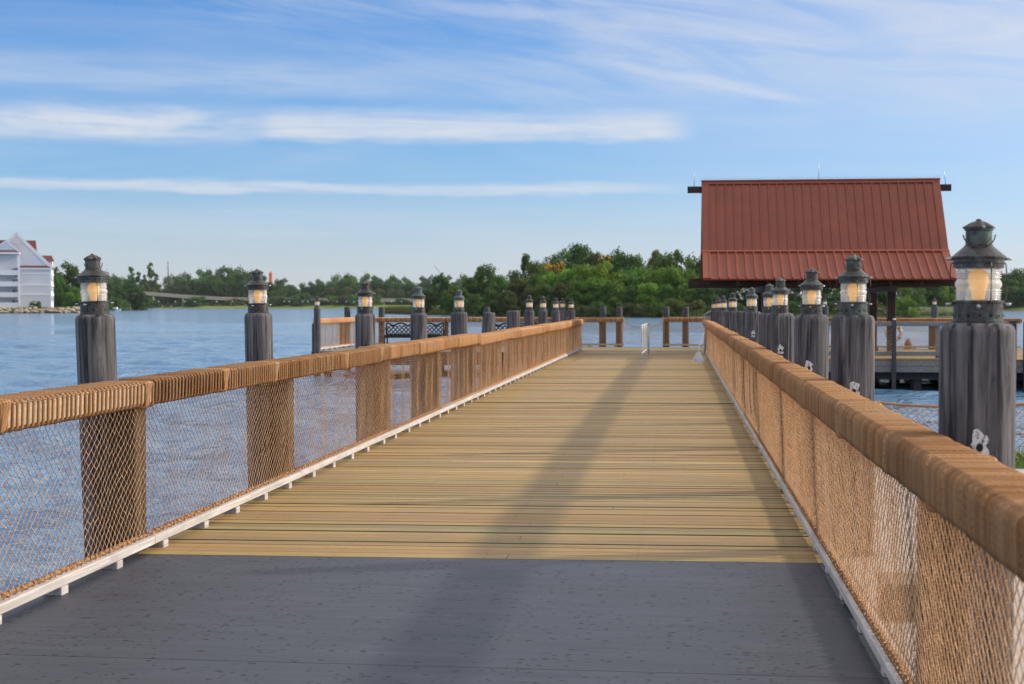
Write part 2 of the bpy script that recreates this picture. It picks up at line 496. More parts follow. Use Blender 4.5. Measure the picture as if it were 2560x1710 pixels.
# ------------------------------------------------------------------ camera
HC = 1.58
cam = bpy.data.cameras.new('camera')
cam.sensor_width = 36
cam.lens = 36 * 3400 / 2347
cam.clip_start = 0.1
cam.clip_end = 20000
cam.dof.use_dof = True
cam.dof.focus_distance = 10.8
cam.dof.aperture_fstop = 5.6
co = bpy.data.objects.new('camera', cam)
co.location = (0, 0, HC)
co.rotation_euler = (PI / 2 - math.atan(85 / 3400), 0, math.atan(382 / 3400))
COL.objects.link(co)
SC.camera = co

# ------------------------------------------------------------------ light
S = np.array([1.95, 0.68, 1.0]); S /= np.linalg.norm(S)
EL = math.asin(S[2]); AZ = math.atan2(S[0], S[1])       # azimuth clockwise from +y
sun = bpy.data.lights.new('sun', 'SUN')
sun.energy = 3.6
sun.angle = math.radians(2.0)
sun.color = (1.0, 0.90, 0.76)
so = bpy.data.objects.new('sun', sun)
from mathutils import Vector
so.rotation_euler = Vector(S).to_track_quat('Z', 'Y').to_euler()
so.location = (30, 10, 30)
COL.objects.link(so)

def make_world():
    w = bpy.data.worlds.new('World')
    SC.world = w
    w.use_nodes = True
    nt = w.node_tree
    t = NT(nt)
    bg = nt.nodes['Background']
    sky = t.n('ShaderNodeTexSky', _sky_type='NISHITA', _sun_disc=False)
    sky.sun_elevation = EL
    sky.sun_rotation = AZ
    sky.air_density = 1.0
    sky.dust_density = 0.35
    sky.ozone_density = 2.6
    sky.altitude = 50
    tc = t.n('ShaderNodeTexCoord')
    s = t.n('ShaderNodeSeparateXYZ'); t.link(tc.outputs['Generated'], s.inputs[0])
    x, y, z = s.outputs
    az = t.math('ARCTAN2', x, y)
    el = t.math('ARCSINE', z)
    def vec(a, b, c=0.0):
        n = t.n('ShaderNodeCombineXYZ'); t.put(n.inputs[0], a); t.put(n.inputs[1], b); t.put(n.inputs[2], c)
        return n.outputs[0]
    warp = t.noise(vec(t.math('MULTIPLY', az, 9.0), t.math('MULTIPLY', el, 40.0)), 1.0, 5, 0.6)
    elw = t.math('ADD', el, t.math('MULTIPLY_ADD', warp, 0.017, -0.0085))
    def band(e0, wlo, whi, a0, a1, soft=0.05):
        lo = t.step(elw, e0 - wlo, e0 - wlo * 0.25)
        hi = t.math('SUBTRACT', 1.0, t.step(elw, e0 + whi * 0.1, e0 + whi))
        l = t.step(az, a0 - soft, a0 + soft)
        r = t.math('SUBTRACT', 1.0, t.step(az, a1 - soft, a1 + soft))
        return t.math('MULTIPLY', t.math('MULTIPLY', lo, hi), t.math('MULTIPLY', l, r))
    fib = t.noise(vec(t.math('MULTIPLY', az, 7.0), t.math('MULTIPLY', el, 95.0)), 1.0, 8, 0.62, 0.8)
    fibw = t.ramp(fib, [(0.25, 0.25), (0.55, 1.0)])
    A1 = t.math('MULTIPLY', band(0.1165, 0.011, 0.017, -0.282, 0.0, 0.016), fibw)
    gap = t.ramp(t.noise(vec(t.math('MULTIPLY', az, 11.0), t.math('MULTIPLY', el, 45.0), 3.3), 1.0, 4, 0.55), [(0.36, 0.45), (0.52, 1.0)])
    A2 = t.math('MULTIPLY', t.math('MULTIPLY', band(0.1160, 0.016, 0.022, -0.9, -0.285, 0.012), fibw), gap)
    B = t.math('MULTIPLY', t.math('MULTIPLY', band(0.0775, 0.0055, 0.0065, -0.9, -0.02, 0.06), fibw), 0.8)
    Cc = t.math('MULTIPLY', t.math('MULTIPLY', band(0.148, 0.016, 0.020, -0.9, -0.20, 0.08), fibw), 0.42)
    Dd = t.math('MULTIPLY', t.math('MULTIPLY', band(0.053, 0.010, 0.014, -0.6, -0.15, 0.1), fibw), 0.22)
    # wisps of the upper right, streaks running down to the right
    rot = t.math('ADD', el, t.math('MULTIPLY', az, 0.16))
    ws = t.noise(vec(t.math('MULTIPLY', az, 6.5), t.math('MULTIPLY', rot, 42.0), 1.7), 1.0, 9, 0.64, 1.1)
    wm = t.ramp(ws, [(0.36, 0.0), (0.80, 1.0)])
    reg = t.math('MULTIPLY', t.step(az, -0.42, 0.14), t.step(el, 0.095, 0.16))
    topm = t.math('MULTIPLY', t.step(el, 0.165, 0.205), t.step(az, -0.40, -0.25))
    wisp = t.math('MULTIPLY', wm, t.math('MAXIMUM', t.math('MULTIPLY', reg, 1.0), t.math('MULTIPLY', topm, 0.85)))
    veil = t.math('MULTIPLY', t.math('MULTIPLY', t.step(az, -0.25, 0.22), t.step(el, 0.02, 0.15)), 0.5)
    ln = t.math('ADD', t.math('ADD', elw, -0.1605), t.math('MULTIPLY', t.math('ADD', az, 0.045), 0.20))
    Ee = t.math('MULTIPLY', t.math('SUBTRACT', 1.0, t.step(t.math('ABSOLUTE', ln), 0.0005, 0.0055)), t.math('MULTIPLY', t.step(az, -0.075, -0.02), t.math('SUBTRACT', 1.0, t.step(az, 0.06, 0.10))))
    Ee = t.math('MULTIPLY', t.math('MULTIPLY', Ee, fibw), 0.5)
    ln2 = t.math('ADD', t.math('ADD', elw, -0.198), t.math('MULTIPLY', t.math('ADD', az, 0.16), 0.09))
    Ff = t.math('MULTIPLY', t.math('MULTIPLY', t.math('SUBTRACT', 1.0, t.step(t.math('ABSOLUTE', ln2), 0.001, 0.007)), t.math('MULTIPLY', t.step(az, -0.2, -0.12), t.math('SUBTRACT', 1.0, t.step(az, -0.09, -0.04)))), 0.35)
    cl = A1
    low = t.math('MULTIPLY', t.math('SUBTRACT', 1.0, t.step(el, 0.0, 0.095)), 0.42)
    allv = t.math('MULTIPLY', t.ramp(t.noise(vec(t.math('MULTIPLY', az, 3.0), t.math('MULTIPLY', el, 22.0), 7.7), 1.0, 6, 0.6, 0.5), [(0.3, 0.0), (0.75, 1.0)]), 0.36)
    for k in (A2, B, Cc, Dd, Ee, Ff, wisp, veil, low, allv):
        cl = t.math('SUBTRACT', 1.0, t.math('MULTIPLY', t.math('SUBTRACT', 1.0, cl), t.math('SUBTRACT', 1.0, k)))
    # white cloud above the view, added as fill light for the shadow sides
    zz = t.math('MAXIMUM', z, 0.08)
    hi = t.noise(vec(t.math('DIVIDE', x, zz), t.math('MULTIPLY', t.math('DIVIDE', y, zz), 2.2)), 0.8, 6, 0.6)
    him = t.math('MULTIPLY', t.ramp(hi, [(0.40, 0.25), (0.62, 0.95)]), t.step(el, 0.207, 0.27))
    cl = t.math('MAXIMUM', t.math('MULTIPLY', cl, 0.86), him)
    tint = t.ramp(t.math('MULTIPLY', el, 2.0), [(0.0, (0.77, 0.82, 1.15)), (0.13, (0.60, 0.81, 1.17)), (0.28, (0.45, 0.78, 1.17)), (0.42, (0.30, 0.70, 1.17)), (0.7, (0.60, 0.85, 1.2)), (1.0, (0.75, 0.92, 1.15))])
    base = t.mix(1.0, sky.outputs[0], tint, 'MULTIPLY')
    cc = t.mix(t.step(el, 0.209, 0.30), (5.6, 5.85, 6.35), (11.5, 11.2, 11.0))  # cloud colour brightened above the view for extra neutral fill
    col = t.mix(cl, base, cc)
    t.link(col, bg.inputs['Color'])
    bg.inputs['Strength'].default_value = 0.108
make_world()
SC.view_settings.view_transform = 'Standard'
SC.view_settings.look = 'None'
SC.view_settings.exposure = 0.28
SC.view_settings.gamma = 1.0

# ------------------------------------------------------------------ water and grounds
WZ = -0.90
def sheet(name, pts, z, mat, label=None):
    mb = MB()
    mb.add([(a, b, z) for a, b in pts], [list(range(len(pts)))])
    o = mb.build(name, mat)
    tag(o, label, None, None, 'structure')
    return o

def lake():
    rg = np.random.default_rng(3)
    th = np.concatenate([np.arange(-0.75, 0.62, 0.0042), np.linspace(0.62, 2 * PI - 0.75, 40)[1:-1]])
    r = [0.5, 2.0, 4.0, 6.0]
    while r[-1] < 260: r.append(r[-1] + max(0.11, 0.0068 * r[-1]))
    while r[-1] < 3900: r.append(r[-1] * 1.06)
    r = np.array(r)
    R, T = np.meshgrid(r, th, indexing='ij')
    X, Y = R * np.sin(T), R * np.cos(T)
    dx = np.maximum(np.gradient(r)[:, None], R * 0.0042)
    Z = np.zeros_like(X)
    for k in range(60):
        lam = 0.45 * (12.0 ** rg.random())
        d = rg.normal(-2.2, 0.55)
        s_ = 0.043
        w = np.clip((lam / dx - 2.5) / 3.0, 0, 1)
        q = 2 * PI / lam * (X * math.cos(d) + Y * math.sin(d)) + rg.uniform(0, 6.28)
        Z += s_ * lam / (2 * PI) * w * (np.sin(q) + 0.25 * np.sin(2 * q + 1.57))
    amp = 0.65 + 0.55 * np.sin(X * 0.05 + 1.0) * np.sin(Y * 0.07 + X * 0.02)      # calmer and rougher patches
    Z = Z * amp
    Y = np.maximum(Y, -60)
    nr, nt = X.shape
    i = np.arange(nr - 1)[:, None]; j = np.arange(nt)[None, :]; j2 = (j + 1) % nt
    F = np.stack([i * nt + j, (i + 1) * nt + j, (i + 1) * nt + j2, i * nt + j2], -1).reshape(-1, 4)
    F = F[:, ::-1]
    mb = MB()
    mb.add(np.stack([X, Y, Z + WZ], -1).reshape(-1, 3), F)
    tag(mb.build('water', M['water'], smooth=True), 'rippled blue lake water around the pier', None, None, 'structure')
lake()

SK = 0.036   # the boards run very slightly askew to the pier
def deck():
    mb = MB()
    y = 9.13; pitch = 0.1525; lastq = 0.02
    k = 0
    while y < 54.2:
        gq = RNG.choice([0.0025, 0.010, 0.016, 0.022], p=[0.5, 0.2, 0.2, 0.1]); w = 0.1525 - gq
        x0, x1 = -3.50, 0.985
        zt = RNG.normal(0, 0.0012); ti = RNG.normal(0, 0.0014); th = 0.04
        tone = RNG.random()
        if RNG.random() < 0.42: tone = 0.35 + 0.4 * RNG.random()
        c = 0.004 if gq < 0.005 and k % 2 else 0.010 if lastq > 0.005 else 0.004; lastq = gq
        pr = [(0, -th, 0), (w, -th, 0), (w, -c, 1), (w - c, 0, 1), (c, 0, 1), (0, -c, 1)]
        cuts = [x0, x1]
        if RNG.random() < 0.3:
            cuts = [x0, x0 + RNG.choice([1.22, 2.44, 3.0]), x1]
        for a, b_ in zip(cuts[:-1], cuts[1:]):
            vs = []
            for xx in (a, b_ - 0.003):
                yb = y + SK * (xx + 1.2)
                for p, q, _ in pr:
                    vs.append((xx, yb + p, q + zt + ti * (p / w - 0.5) * 2))
            n = len(pr)
            f = [[i, (i + 1) % n, n + (i + 1) % n, n + i] for i in range(n)] + [list(range(n - 1, -1, -1)), list(range(n, 2 * n))]
            mb.add(vs, f, min(1, max(0, tone + (0.1 * RNG.random() if a > x0 else 0))), [((0.0 if q == 0 else 1.0), 0.0) for _ in (0, 1) for p, q, _2 in pr])
        y += pitch
        k += 1
    o = mb.build('pier_deck', M['boards'])
    tag(o, 'tan wooden boards of the long pier', None, None, 'structure')
    # screw heads of the nearest boards
    ms = MB()
    y = 9.13
    while y < 20:
        for xr in (-3.1, -2.15, -1.2, -0.25, 0.7):
            for dy in (0.035, 0.11):
                cx = xr + RNG.normal(0, 0.006); cy = y + dy + SK * (xr + 1.2)
                a = np.arange(6) * PI / 3
                ms.add(np.stack([cx + 0.005 * np.cos(a), cy + 0.005 * np.sin(a), np.full(6, 0.004)], 1), [list(range(6))])
        y += pitch
    ms.build('screw_heads', M['black'], o)
deck()
# framing under the boards
def joists():
    mb = MB()
    for x in (-3.42, -2.4, -1.2, 0.0, 0.86):
        mb.box(x - 0.05, x + 0.05, 9.3, 54, -0.30, -0.045)
    for y in np.arange(10, 54, 3.7):
        mb.box(-3.5, 0.97, y - 0.1, y + 0.1, -0.55, -0.302)
    tag(mb.build('pier_framing', M['dark_post']), 'dark timber framing under the pier', None, None, 'structure')
joists()

def pad():
    mb = MB()
    ye = lambda x: 9.106 + SK * (x + 1.2)
    # three slabs with narrow joints between them
    for y0, y1 in ((-3.0, 2.0), (2.012, 6.36), (6.366, None)):
        vs, n = [], 0
        xs = (-3.60, 1.02)
        top = [(xs[0], y0), (xs[1], y0), (xs[1], y1 if y1 else ye(xs[1])), (xs[0], y1 if y1 else ye(xs[0]))]
        vs = [(a, b, -0.25) for a, b in top] + [(a, b, 0.002) for a, b in top]
        mb.add(vs, [[0, 1, 5, 4], [1, 2, 6, 5], [2, 3, 7, 6], [3, 0, 4, 7], [3, 2, 1, 0], [4, 5, 6, 7]])
    tag(mb.build('concrete_path', M['slate']), 'dark slate-grey stamped concrete slab before the boards', None, None, 'structure')
pad()

def shore():
    # pale pavement right of the pier, its grass verge and seawall
    mb = MB()
    mb.box(1.03, 40, -20, 15.0, -1.6, -0.03)
    tag(mb.build('pavement', M['pave']), 'pale sunlit pavement beside the pier', None, None, 'structure')
    mb = MB()
    mb.box(1.03, 40, 15.003, 16.7, -1.6, -0.06)
    g = mb.build('verge', M['soil'])
    tag(g, 'green verge between pavement and lake', None, None, 'structure')
    mb = MB()
    N = 5200
    x = RNG.uniform(1.2, 6.5, N); y = RNG.uniform(15.02, 16.7, N)
    h = RNG.uniform(0.04, 0.13, N); a = RNG.uniform(0, PI, N); l = RNG.normal(0, 0.03, (N, 2))
    w = 0.006
    P = np.stack([x, y, np.full(N, -0.06)], 1)
    d = np.stack([np.cos(a) * w, np.sin(a) * w, np.zeros(N)], 1)
    tip = P + np.stack([l[:, 0], l[:, 1], h], 1)
    V = np.stack([P - d, P + d, tip], 1).reshape(-1, 3)
    F = np.arange(3 * N).reshape(-1, 3)
    mb.add(V, F, np.repeat(RNG.random(N), 3))
    tag(mb.build('grass', M['grass']), 'short green grass along the water edge', 'grass', None, 'stuff')
shore()

# ------------------------------------------------------------------ railings
def rope_loop(mb, x0, x1, z0, z1, y, r, tilt, tone, npath=5, nsec=6, cr=0.014, dx=0.0, dz=0.0):
    """one turn of rope round a rectangular rail running along y"""
    pts = []
    cs = [(x1 - cr, z1 - cr, 0), (x0 + cr, z1 - cr, PI / 2), (x0 + cr, z0 + cr, PI), (x1 - cr, z0 + cr, 1.5 * PI)]
    for cx, cz, a0 in cs:
        for k in range(npath):
            a = a0 + PI / 2 * k / (npath - 1)
            pts.append((cx + cr * math.cos(a) + dx, y, cz + cr * math.sin(a) + dz))
    P = np.array(pts)
    zc = (z0 + z1) / 2
    P[:, 1] += tilt * (P[:, 2] - zc) + tilt * 0.25 * (P[:, 0] - (x0 + x1) / 2)
    mb.tube(P, r, nsec, closed=True, tone=tone)

def net_mesh(mb, L0, L1, zb, zt, xf, a=0.035, b=0.031, r=0.0025, knots=0.0, sag=0.0, ztf=None):
    """diamond net in the y-z plane between y=L0..L1; xf(y,z) gives its x"""
    nc = max(2, int(round((L1 - L0) / a))); nr = int(round((zt - zb) / b))
    I, J = np.meshgrid(np.arange(nc + 1), np.arange(nr + 1), indexing='ij')
    Y = L0 + I * (L1 - L0) / nc
    tz = J / nr
    top = np.full_like(Y, zt) if ztf is None else ztf(Y)
    Zz = zb + tz * (top - zb)
    ph = RNG.uniform(0, 6, 6)
    Y = Y + 0.008 * np.sin(Zz * 7 + Y * 3 + ph[0]) * np.sin(Y * 1.3 + ph[1]) + RNG.normal(0, 0.0028, Y.shape)
    edge = np.minimum(tz, 1 - tz)
    Zz = Zz + (RNG.normal(0, 0.0028, Y.shape) + 0.012 * np.sin(Y * 4.1 + ph[2]) * np.sin(Y * 1.7 + ph[3])) * np.clip(edge * 6, 0, 1)
    X = xf(Y, Zz) + RNG.normal(0, 0.0008, Y.shape)
    N = np.stack([X, Y, Zz], -1)
    ok = ((I + J) % 2 == 0)
    P, Q = [], []
    s = ok[:-1, :-1]
    P.append(N[:-1, :-1][s]); Q.append(N[1:, 1:][s])
    s = ok[1:, :-1]
    P.append(N[1:, :-1][s]); Q.append(N[:-1, 1:][s])
    P, Q = np.concatenate(P), np.concatenate(Q)
    mb.edges(P, Q, r, 3, RNG.random(len(P)))
    if knots > 0:
        K = N[ok & (Y < knots)] if knots < 1e6 else N[ok]
        n = len(K)
        if n:
            o = np.array([[1, 0, 0], [-1, 0, 0], [0, 1, 0], [0, -1, 0], [0, 0, 1], [0, 0, -1]], float) * r * 2.4
            V = (K[:, None, :] + o[None]).reshape(-1, 3)
            f = np.array([[0, 2, 4], [2, 1, 4], [1, 3, 4], [3, 0, 4], [2, 0, 5], [1, 2, 5], [3, 1, 5], [0, 3, 5]])
            F = (np.arange(n)[:, None, None] * 6 + f[None]).reshape(-1, 3)
            mb.add(V, F, np.repeat(RNG.random(n), 6))

def railing(name, label, origin, rz, s, secs, w, posts, kx, nx, px, group=None, near=None, far_lod=False, kerb_mat='kerb',
            block=0.8, rope_mat='rope', topz=1.09, botz=0.942, rope_from=None):
    """secs: list of (y0, y1, dz).  s=+1: the walkway lies towards +x.  kx/nx/px: x of kerb face, net, post (walkway side), 0 = inner face of the rail"""
    root = tag(empty(name, origin, rz), label, 'railing', group)
    ys, ye = secs[0][0], secs[-1][1]
    sx = lambda a, b: (min(s * a, s * b), max(s * a, s * b))
    near = near or (lambda y: 1e9)
    for (y0, y1, dz) in secs:
        a, b = sx(-w + 0.008, -0.008)
        hb = MB(); hb.box(a, b, y0, y1 - 0.004, botz + dz + 0.008, topz + dz - 0.008, 0.014)
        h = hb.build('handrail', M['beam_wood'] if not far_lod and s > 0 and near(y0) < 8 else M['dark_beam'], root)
        rb = MB()
        nd = near(0.5 * (y0 + y1))
        y = y0 + 0.02
        hi = nd < 15
        sl = 0.0; seg_end = y0; ddx = ddz = 0.0; tone0 = 0.5
        while y < y1 - 0.02:
            if y >= seg_end:
                seg_end = y + RNG.uniform(1.3, 2.2)
                ddx = RNG.normal(0, 0.0035); ddz = RNG.normal(0, 0.0035); sl = RNG.normal(0.06, 0.03); tone0 = RNG.uniform(0.2, 0.75)
                if nd < 30 and y > y0 + 0.1:      # the lashing where two coils meet
                    for q in range(3):
                        rope_loop(rb, *sx(-w - 0.006, 0.006), botz + dz - 0.004, topz + dz + 0.004, y + 0.016 * q, 0.010, 0.25 + 0.15 * q, RNG.uniform(0.5, 1), 5 if hi else 3, 6, 0.014, ddx, ddz)
            nn = near(y)
            loose = nn < 8.3 and s > 0
            if s > 0: pit, rr = (0.062, 0.0090) if loose else (0.064, 0.0088)
            else: pit, rr = (0.038, 0.0115)
            if nn > 17: pit, rr = 0.062, 0.015
            if nn > 30: pit, rr = 0.066, 0.025
            a, b = sx(-w, 0.0)
            rope_loop(rb, a, b, botz + dz, topz + dz, y, rr, sl + RNG.normal(0, 0.02), np.clip(tone0 + RNG.normal(0, 0.14 if s > 0 else 0.3), 0, 1),
                      5 if hi else 3, 6 if nn < 25 else 5, 0.014 if s > 0 else 0.03, ddx + RNG.normal(0, 0.0012), ddz + RNG.normal(0, 0.0012))
            y += pit * RNG.uniform(0.93, 1.07)
        if rb.n: rb.build('rope_wrap', M[rope_mat], h, smooth=True)
        # kerb plank with its blocks
        a, b = sx(kx - 0.095, kx)
        kb = MB(); kb.box(a, b, y0, y1 - 0.006, 0.046 + RNG.normal(0, 0.001), 0.098 + RNG.normal(0, 0.001), 0.006)
        k = kb.build('kerb', M[kerb_mat], root)
        # net of this bay
        nb = MB()
        ph = RNG.uniform(0, 6, 4)
        fold = 0.022 if nd > 18 else 0.008 if s > 0 else 0.003
        def xf(Y, Z, ph=ph, fold=fold):
            t = np.clip((Z - 0.10) / (botz - 0.10), 0, 1)
            base = nx[0] + (nx[1] - nx[0]) * t
            env = np.clip(np.sin(t * PI), 0, 1)
            return s * (base + env * (fold * np.sin(Y * 9 + ph[0]) * np.sin(Y * 2.3 + ph[1]) + (0.010 if s > 0 or nd > 18 else 0.004) * np.sin(Y * 1.1 + Z * 3 + ph[2])))
        rn = 0.0023 if nd < 25 else 0.0036
        net_mesh(nb, y0, y1, 0.105, botz + dz + 0.01, xf, r=rn, knots=1e9 if nd < 16 else 0.0)
        nb.build('netting', M['net'], root)
        # the rope that lashes the net to the kerb
        yy = np.arange(y0, y1, 0.03)
        P = np.stack([s * nx[0] + s * 0.006 * np.sin(yy * 60 + ph[3]) + RNG.normal(0, 0.003, len(yy)), yy, 0.112 + 0.007 * np.cos(yy * 60) + RNG.normal(0, 0.003, len(yy))], 1)
        lb = MB(); lb.tube(P, 0.010, 5, tone=0.85)
        if nd < 22:
            for q in np.arange(y0 + 0.04, y1, 0.07):
                c = np.array([s * nx[0], q, 0.110])
                an = np.linspace(0, 2 * PI, 7)[:-1]; tl = RNG.normal(0, 0.4)
                lb.tube(np.stack([c[0] + 0.018 * np.cos(an), c[1] + 0.012 * np.sin(an + tl), c[2] + 0.018 * np.sin(an)], 1), 0.0045, 4, closed=True, tone=RNG.uniform(0.5, 1))
        lb.build('lashing_rope', M['rope'], root, smooth=True)
    nblk = int((ye - ys) / block)
    for i in range(nblk):
        y = ys + 0.35 + i * block + RNG.normal(0, 0.03)
        a, b = sx(kx - 0.10, kx + (0.004 if s > 0 else -0.012))
        bb = MB(); bb.box(a, b, y - 0.045, y + 0.045, 0.0, 0.0455, 0.004, ax='z')
        bb.build('kerb_block', M[kerb_mat], root)
    for y, pw, pt in posts:
        a, b = sx(px - 0.145, px)
        pb = MB(); pb.box(a, b, y - pw / 2, y + pw / 2, -0.05, pt, 0.008, ax='z')
        pb.build('post', M['post'], root)
    return root

LP = [9.17, 12.88, 17.35, 21.0, 24.9, 28.4, 33.2, 36.8, 40.4, 44.8, 47.4, 51.3]
RP = [5.73, 9.74, 12.76, 16.64, 20.1, 23.9, 27.94, 31.1, 37.6, 42.2, 47.3]
def bays(ps, y0, y1, kink=None):
    e = [y0] + [p for p in ps if y0 + 1 < p < y1 - 1] + [y1]
    return [(a, b, (RNG.normal(0, 0.006) - (0.035 if kink and a >= kink else 0))) for a, b in zip(e[:-1], e[1:])]
railing('railing', 'long rope-wrapped railing with brown net along the left, lake side of the pier', (-3.33, 0, 0), 0, 1,
        bays([5.3] + LP, 1.8, 51.9, 24.5), 0.25, [(y - 0.03, 0.2, 0.94) for y in [1.95, 5.3] + LP], 0.0, (-0.05, -0.04), -0.085, 'railings along the pier', near=lambda y: y)
railing('railing', 'long rope-wrapped railing with brown net along the right side of the pier', (0.78, 0, 0), 0, -1,
        bays(RP, 2.9, 48.0), 0.20, [(y - 0.03, 0.2, 0.94) for y in RP], -0.075, (-0.115, -0.075), -0.128, 'railings along the pier', near=lambda y: y)

# ------------------------------------------------------------------ lantern piles
def lantern_parts(root, z, rot=0.0, green=False, lod=0):
    n = 28 if lod == 0 else 16
    mt = M['brass_green'] if green else M['brass']
    b = MB()
    b.lathe([(0.094, 0), (0.094, 0.010), (0.090, 0.012), (0.090, 0.074), (0.093, 0.076), (0.093, 0.083), (0.078, 0.086)], n, (0, 0, z))
    base = b.build('lantern_base', mt, root, smooth=False)
    if lod == 0:
        hb = MB()
        for k in range(14):
            a = k * 2 * PI / 14 + 0.1
            c = np.array([0.0905 * math.cos(a), 0.0905 * math.sin(a), z + 0.028])
            e1 = np.array([-math.sin(a), math.cos(a), 0]); e2 = np.array([0, 0, 1.0]); nn = np.array([math.cos(a), math.sin(a), 0])
            r = (0.0045, 0.007)[k % 2]
            q = np.arange(8) * PI / 4
            hb.add([c + r * math.cos(w) * e1 + r * math.sin(w) * e2 + nn * 0.0012 for w in q], [list(range(8))])
        hb.build('vent_hole', M['black'], base)
        for a in (-1.75, 1.2):
            kb = MB()
            d = np.array([math.cos(a), math.sin(a), 0])
            c0 = d * 0.088 + np.array([0, 0, z + 0.062])
            kb.tube([c0, c0 + d * 0.022], 0.006, 8)
            kb.tube([c0 + d * 0.022, c0 + d * 0.03], 0.0085, 8)
            kb.build('knob', M['steel'], base, smooth=True)
    # ribbed lens
    pr = []
    z0, z1 = 0.084, 0.206
    H = z1 - z0
    def rad(t):
        return 0.077 + 0.003 * math.sin(PI * t)
    k = 0
    for q in range(5):
        a = q * 0.068; pr += [(rad(a) - 0.004, z0 + H * a), (rad(a) + 0.004, z0 + H * (a + 0.03)), (rad(a) + 0.004, z0 + H * (a + 0.045))]
    for q in range(9):
        u = q / 8; pr.append((0.0765 + 0.0085 * math.sin(PI * u), z0 + H * (0.35 + 0.30 * u)))
    for q in range(5):
        a = 0.67 + q * 0.068; pr += [(rad(a) - 0.004, z0 + H * a), (rad(a) + 0.004, z0 + H * (a + 0.03)), (rad(a) + 0.004, z0 + H * (a + 0.045))]
    g = MB(); g.lathe([(r, zz + z) for r, zz in pr], n)
    g.F = [f for f in g.F if len(f) == 4]
    g.build('lens', M['lens'], root, smooth=True)
    bl = MB()
    bl.lathe([(0.020, 0.086), (0.024, 0.092), (0.026, 0.115), (0.034, 0.135), (0.038, 0.158), (0.036, 0.182), (0.026, 0.198), (0.0, 0.203)], 16, (0, 0, z))
    bl.build('bulb', M['bulb'], root, smooth=True)
    hd = MB()
    hd.lathe([(0.078, 0.204), (0.092, 0.206), (0.093, 0.240), (0.099, 0.243), (0.099, 0.249), (0.092, 0.254), (0.055, 0.286), (0.051, 0.290)], n, (0, 0, z))
    hd.build('lantern_hood', mt, root)
    ch = MB()
    ch.lathe([(0.051, 0.288), (0.053, 0.291), (0.048, 0.294), (0.048, 0.346), (0.053, 0.348), (0.053, 0.353), (0.049, 0.354)], n, (0, 0, z))
    chn = ch.build('chimney', mt, root)
    cp = MB()
    fl = lambda a, zz: 1 + 0.14 * np.cos(a * 8) * np.clip((0.384 + z - zz) / 0.02, 0, 1)
    cp.lathe([(0.046, 0.352 + z), (0.053, 0.355 + z), (0.052, 0.360 + z), (0.028, 0.377 + z), (0.012, 0.383 + z), (0.010, 0.389 + z), (0.0, 0.391 + z)], 32, rmod=fl)
    cp.build('cap', mt, root)
    # guard wires and carrying bail
    gd = MB()
    for k in range(4 if lod == 0 else 3):
        a = rot + k * PI / 2 + 0.35
        d = np.array([math.cos(a), math.sin(a), 0]); u = np.array([0, 0, 1.0])
        gd.tube([d * 0.092 + u * (z + 0.226), d * 0.108 + u * (z + 0.222), d * 0.110 + u * (z + 0.20), d * 0.110 + u * (z + 0.098), d * 0.106 + u * (z + 0.080), d * 0.091 + u * (z + 0.074)], 0.0026, 5)
    for zz, rr in ((0.226, 0.0945),):
        an = np.linspace(0, 2 * PI, 25)[:-1]
        gd.tube(np.stack([rr * np.cos(an), rr * np.sin(an), np.full(24, z + zz)], 1), 0.0022, 5, closed=True)
    gd.build('guard_wires', M['wire'], root, smooth=True)
    bb = MB()
    an = np.linspace(0.1, PI - 0.1, 11)
    ca, sa = math.cos(rot), math.sin(rot)
    px_ = 0.058 * np.cos(an); py_ = (0.05 * np.sin(an) + 0.012) * (1.3 if rot > 0.15 else -1.3)
    bb.tube(np.stack([px_ * ca - py_ * 0.75 * sa, px_ * sa + py_ * 0.75 * ca, z + 0.335 - 0.055 * np.sin(an)], 1), 0.0028, 5)
    bb.build('bail', M['wire'], chn, smooth=True)
    if lod == 0 and not green:
        for sgn in (-1, 1):
            for zz in (0.24, 0.07):
                kb = MB()
                a = rot
                d = np.array([ca, sa, 0]) * sgn
                kb.tube([d * 0.09 + np.array([0, 0, z + zz]), d * 0.118 + np.array([0, 0, z + zz])], 0.0055, 8)
                kb.build('side_stud', M['steel'], root, smooth=True)

def pile_mesh(r, ztop, zbot, seed, shoulder=0.03, n=32):
    rg = np.random.default_rng(seed)
    ph = rg.uniform(0, 6, 8)
    prof = [(r * 1.04, zbot)]
    for zz in np.linspace(zbot + 0.3, ztop - shoulder * 1.6, 14):
        prof.append((r * (1 + 0.03 * (ztop - zz) / 2.5), zz))
    for k in range(7):
        a = PI / 2 * k / 6
        prof.append((r - shoulder * (1 - math.cos(a)), ztop - shoulder * 1.3 * (1 - math.sin(a))))
    prof.append((0.0, ztop + 0.002))
    crack = rg.uniform(0, 2 * PI, 5); cw = rg.uniform(0.03, 0.07, 5); cd = rg.uniform(0.015, 0.07, 5)
    def rm(a, z):
        o = 1 + 0.012 * np.sin(2 * a + ph[0] + 0.6 * z) + 0.008 * np.sin(5 * a + ph[1] + 0.9 * z) + 0.003 * np.sin(11 * a + ph[2] + z)
        for c, w, d in zip(crack, cw, cd):
            da = np.angle(np.exp(1j * (a - c - 0.10 * np.sin(z * 2.1 + c))))
            o = o - d * np.exp(-(da / w) ** 2)
        return o
    mb = MB(); mb.lathe(prof, n, rmod=rm)
    return mb

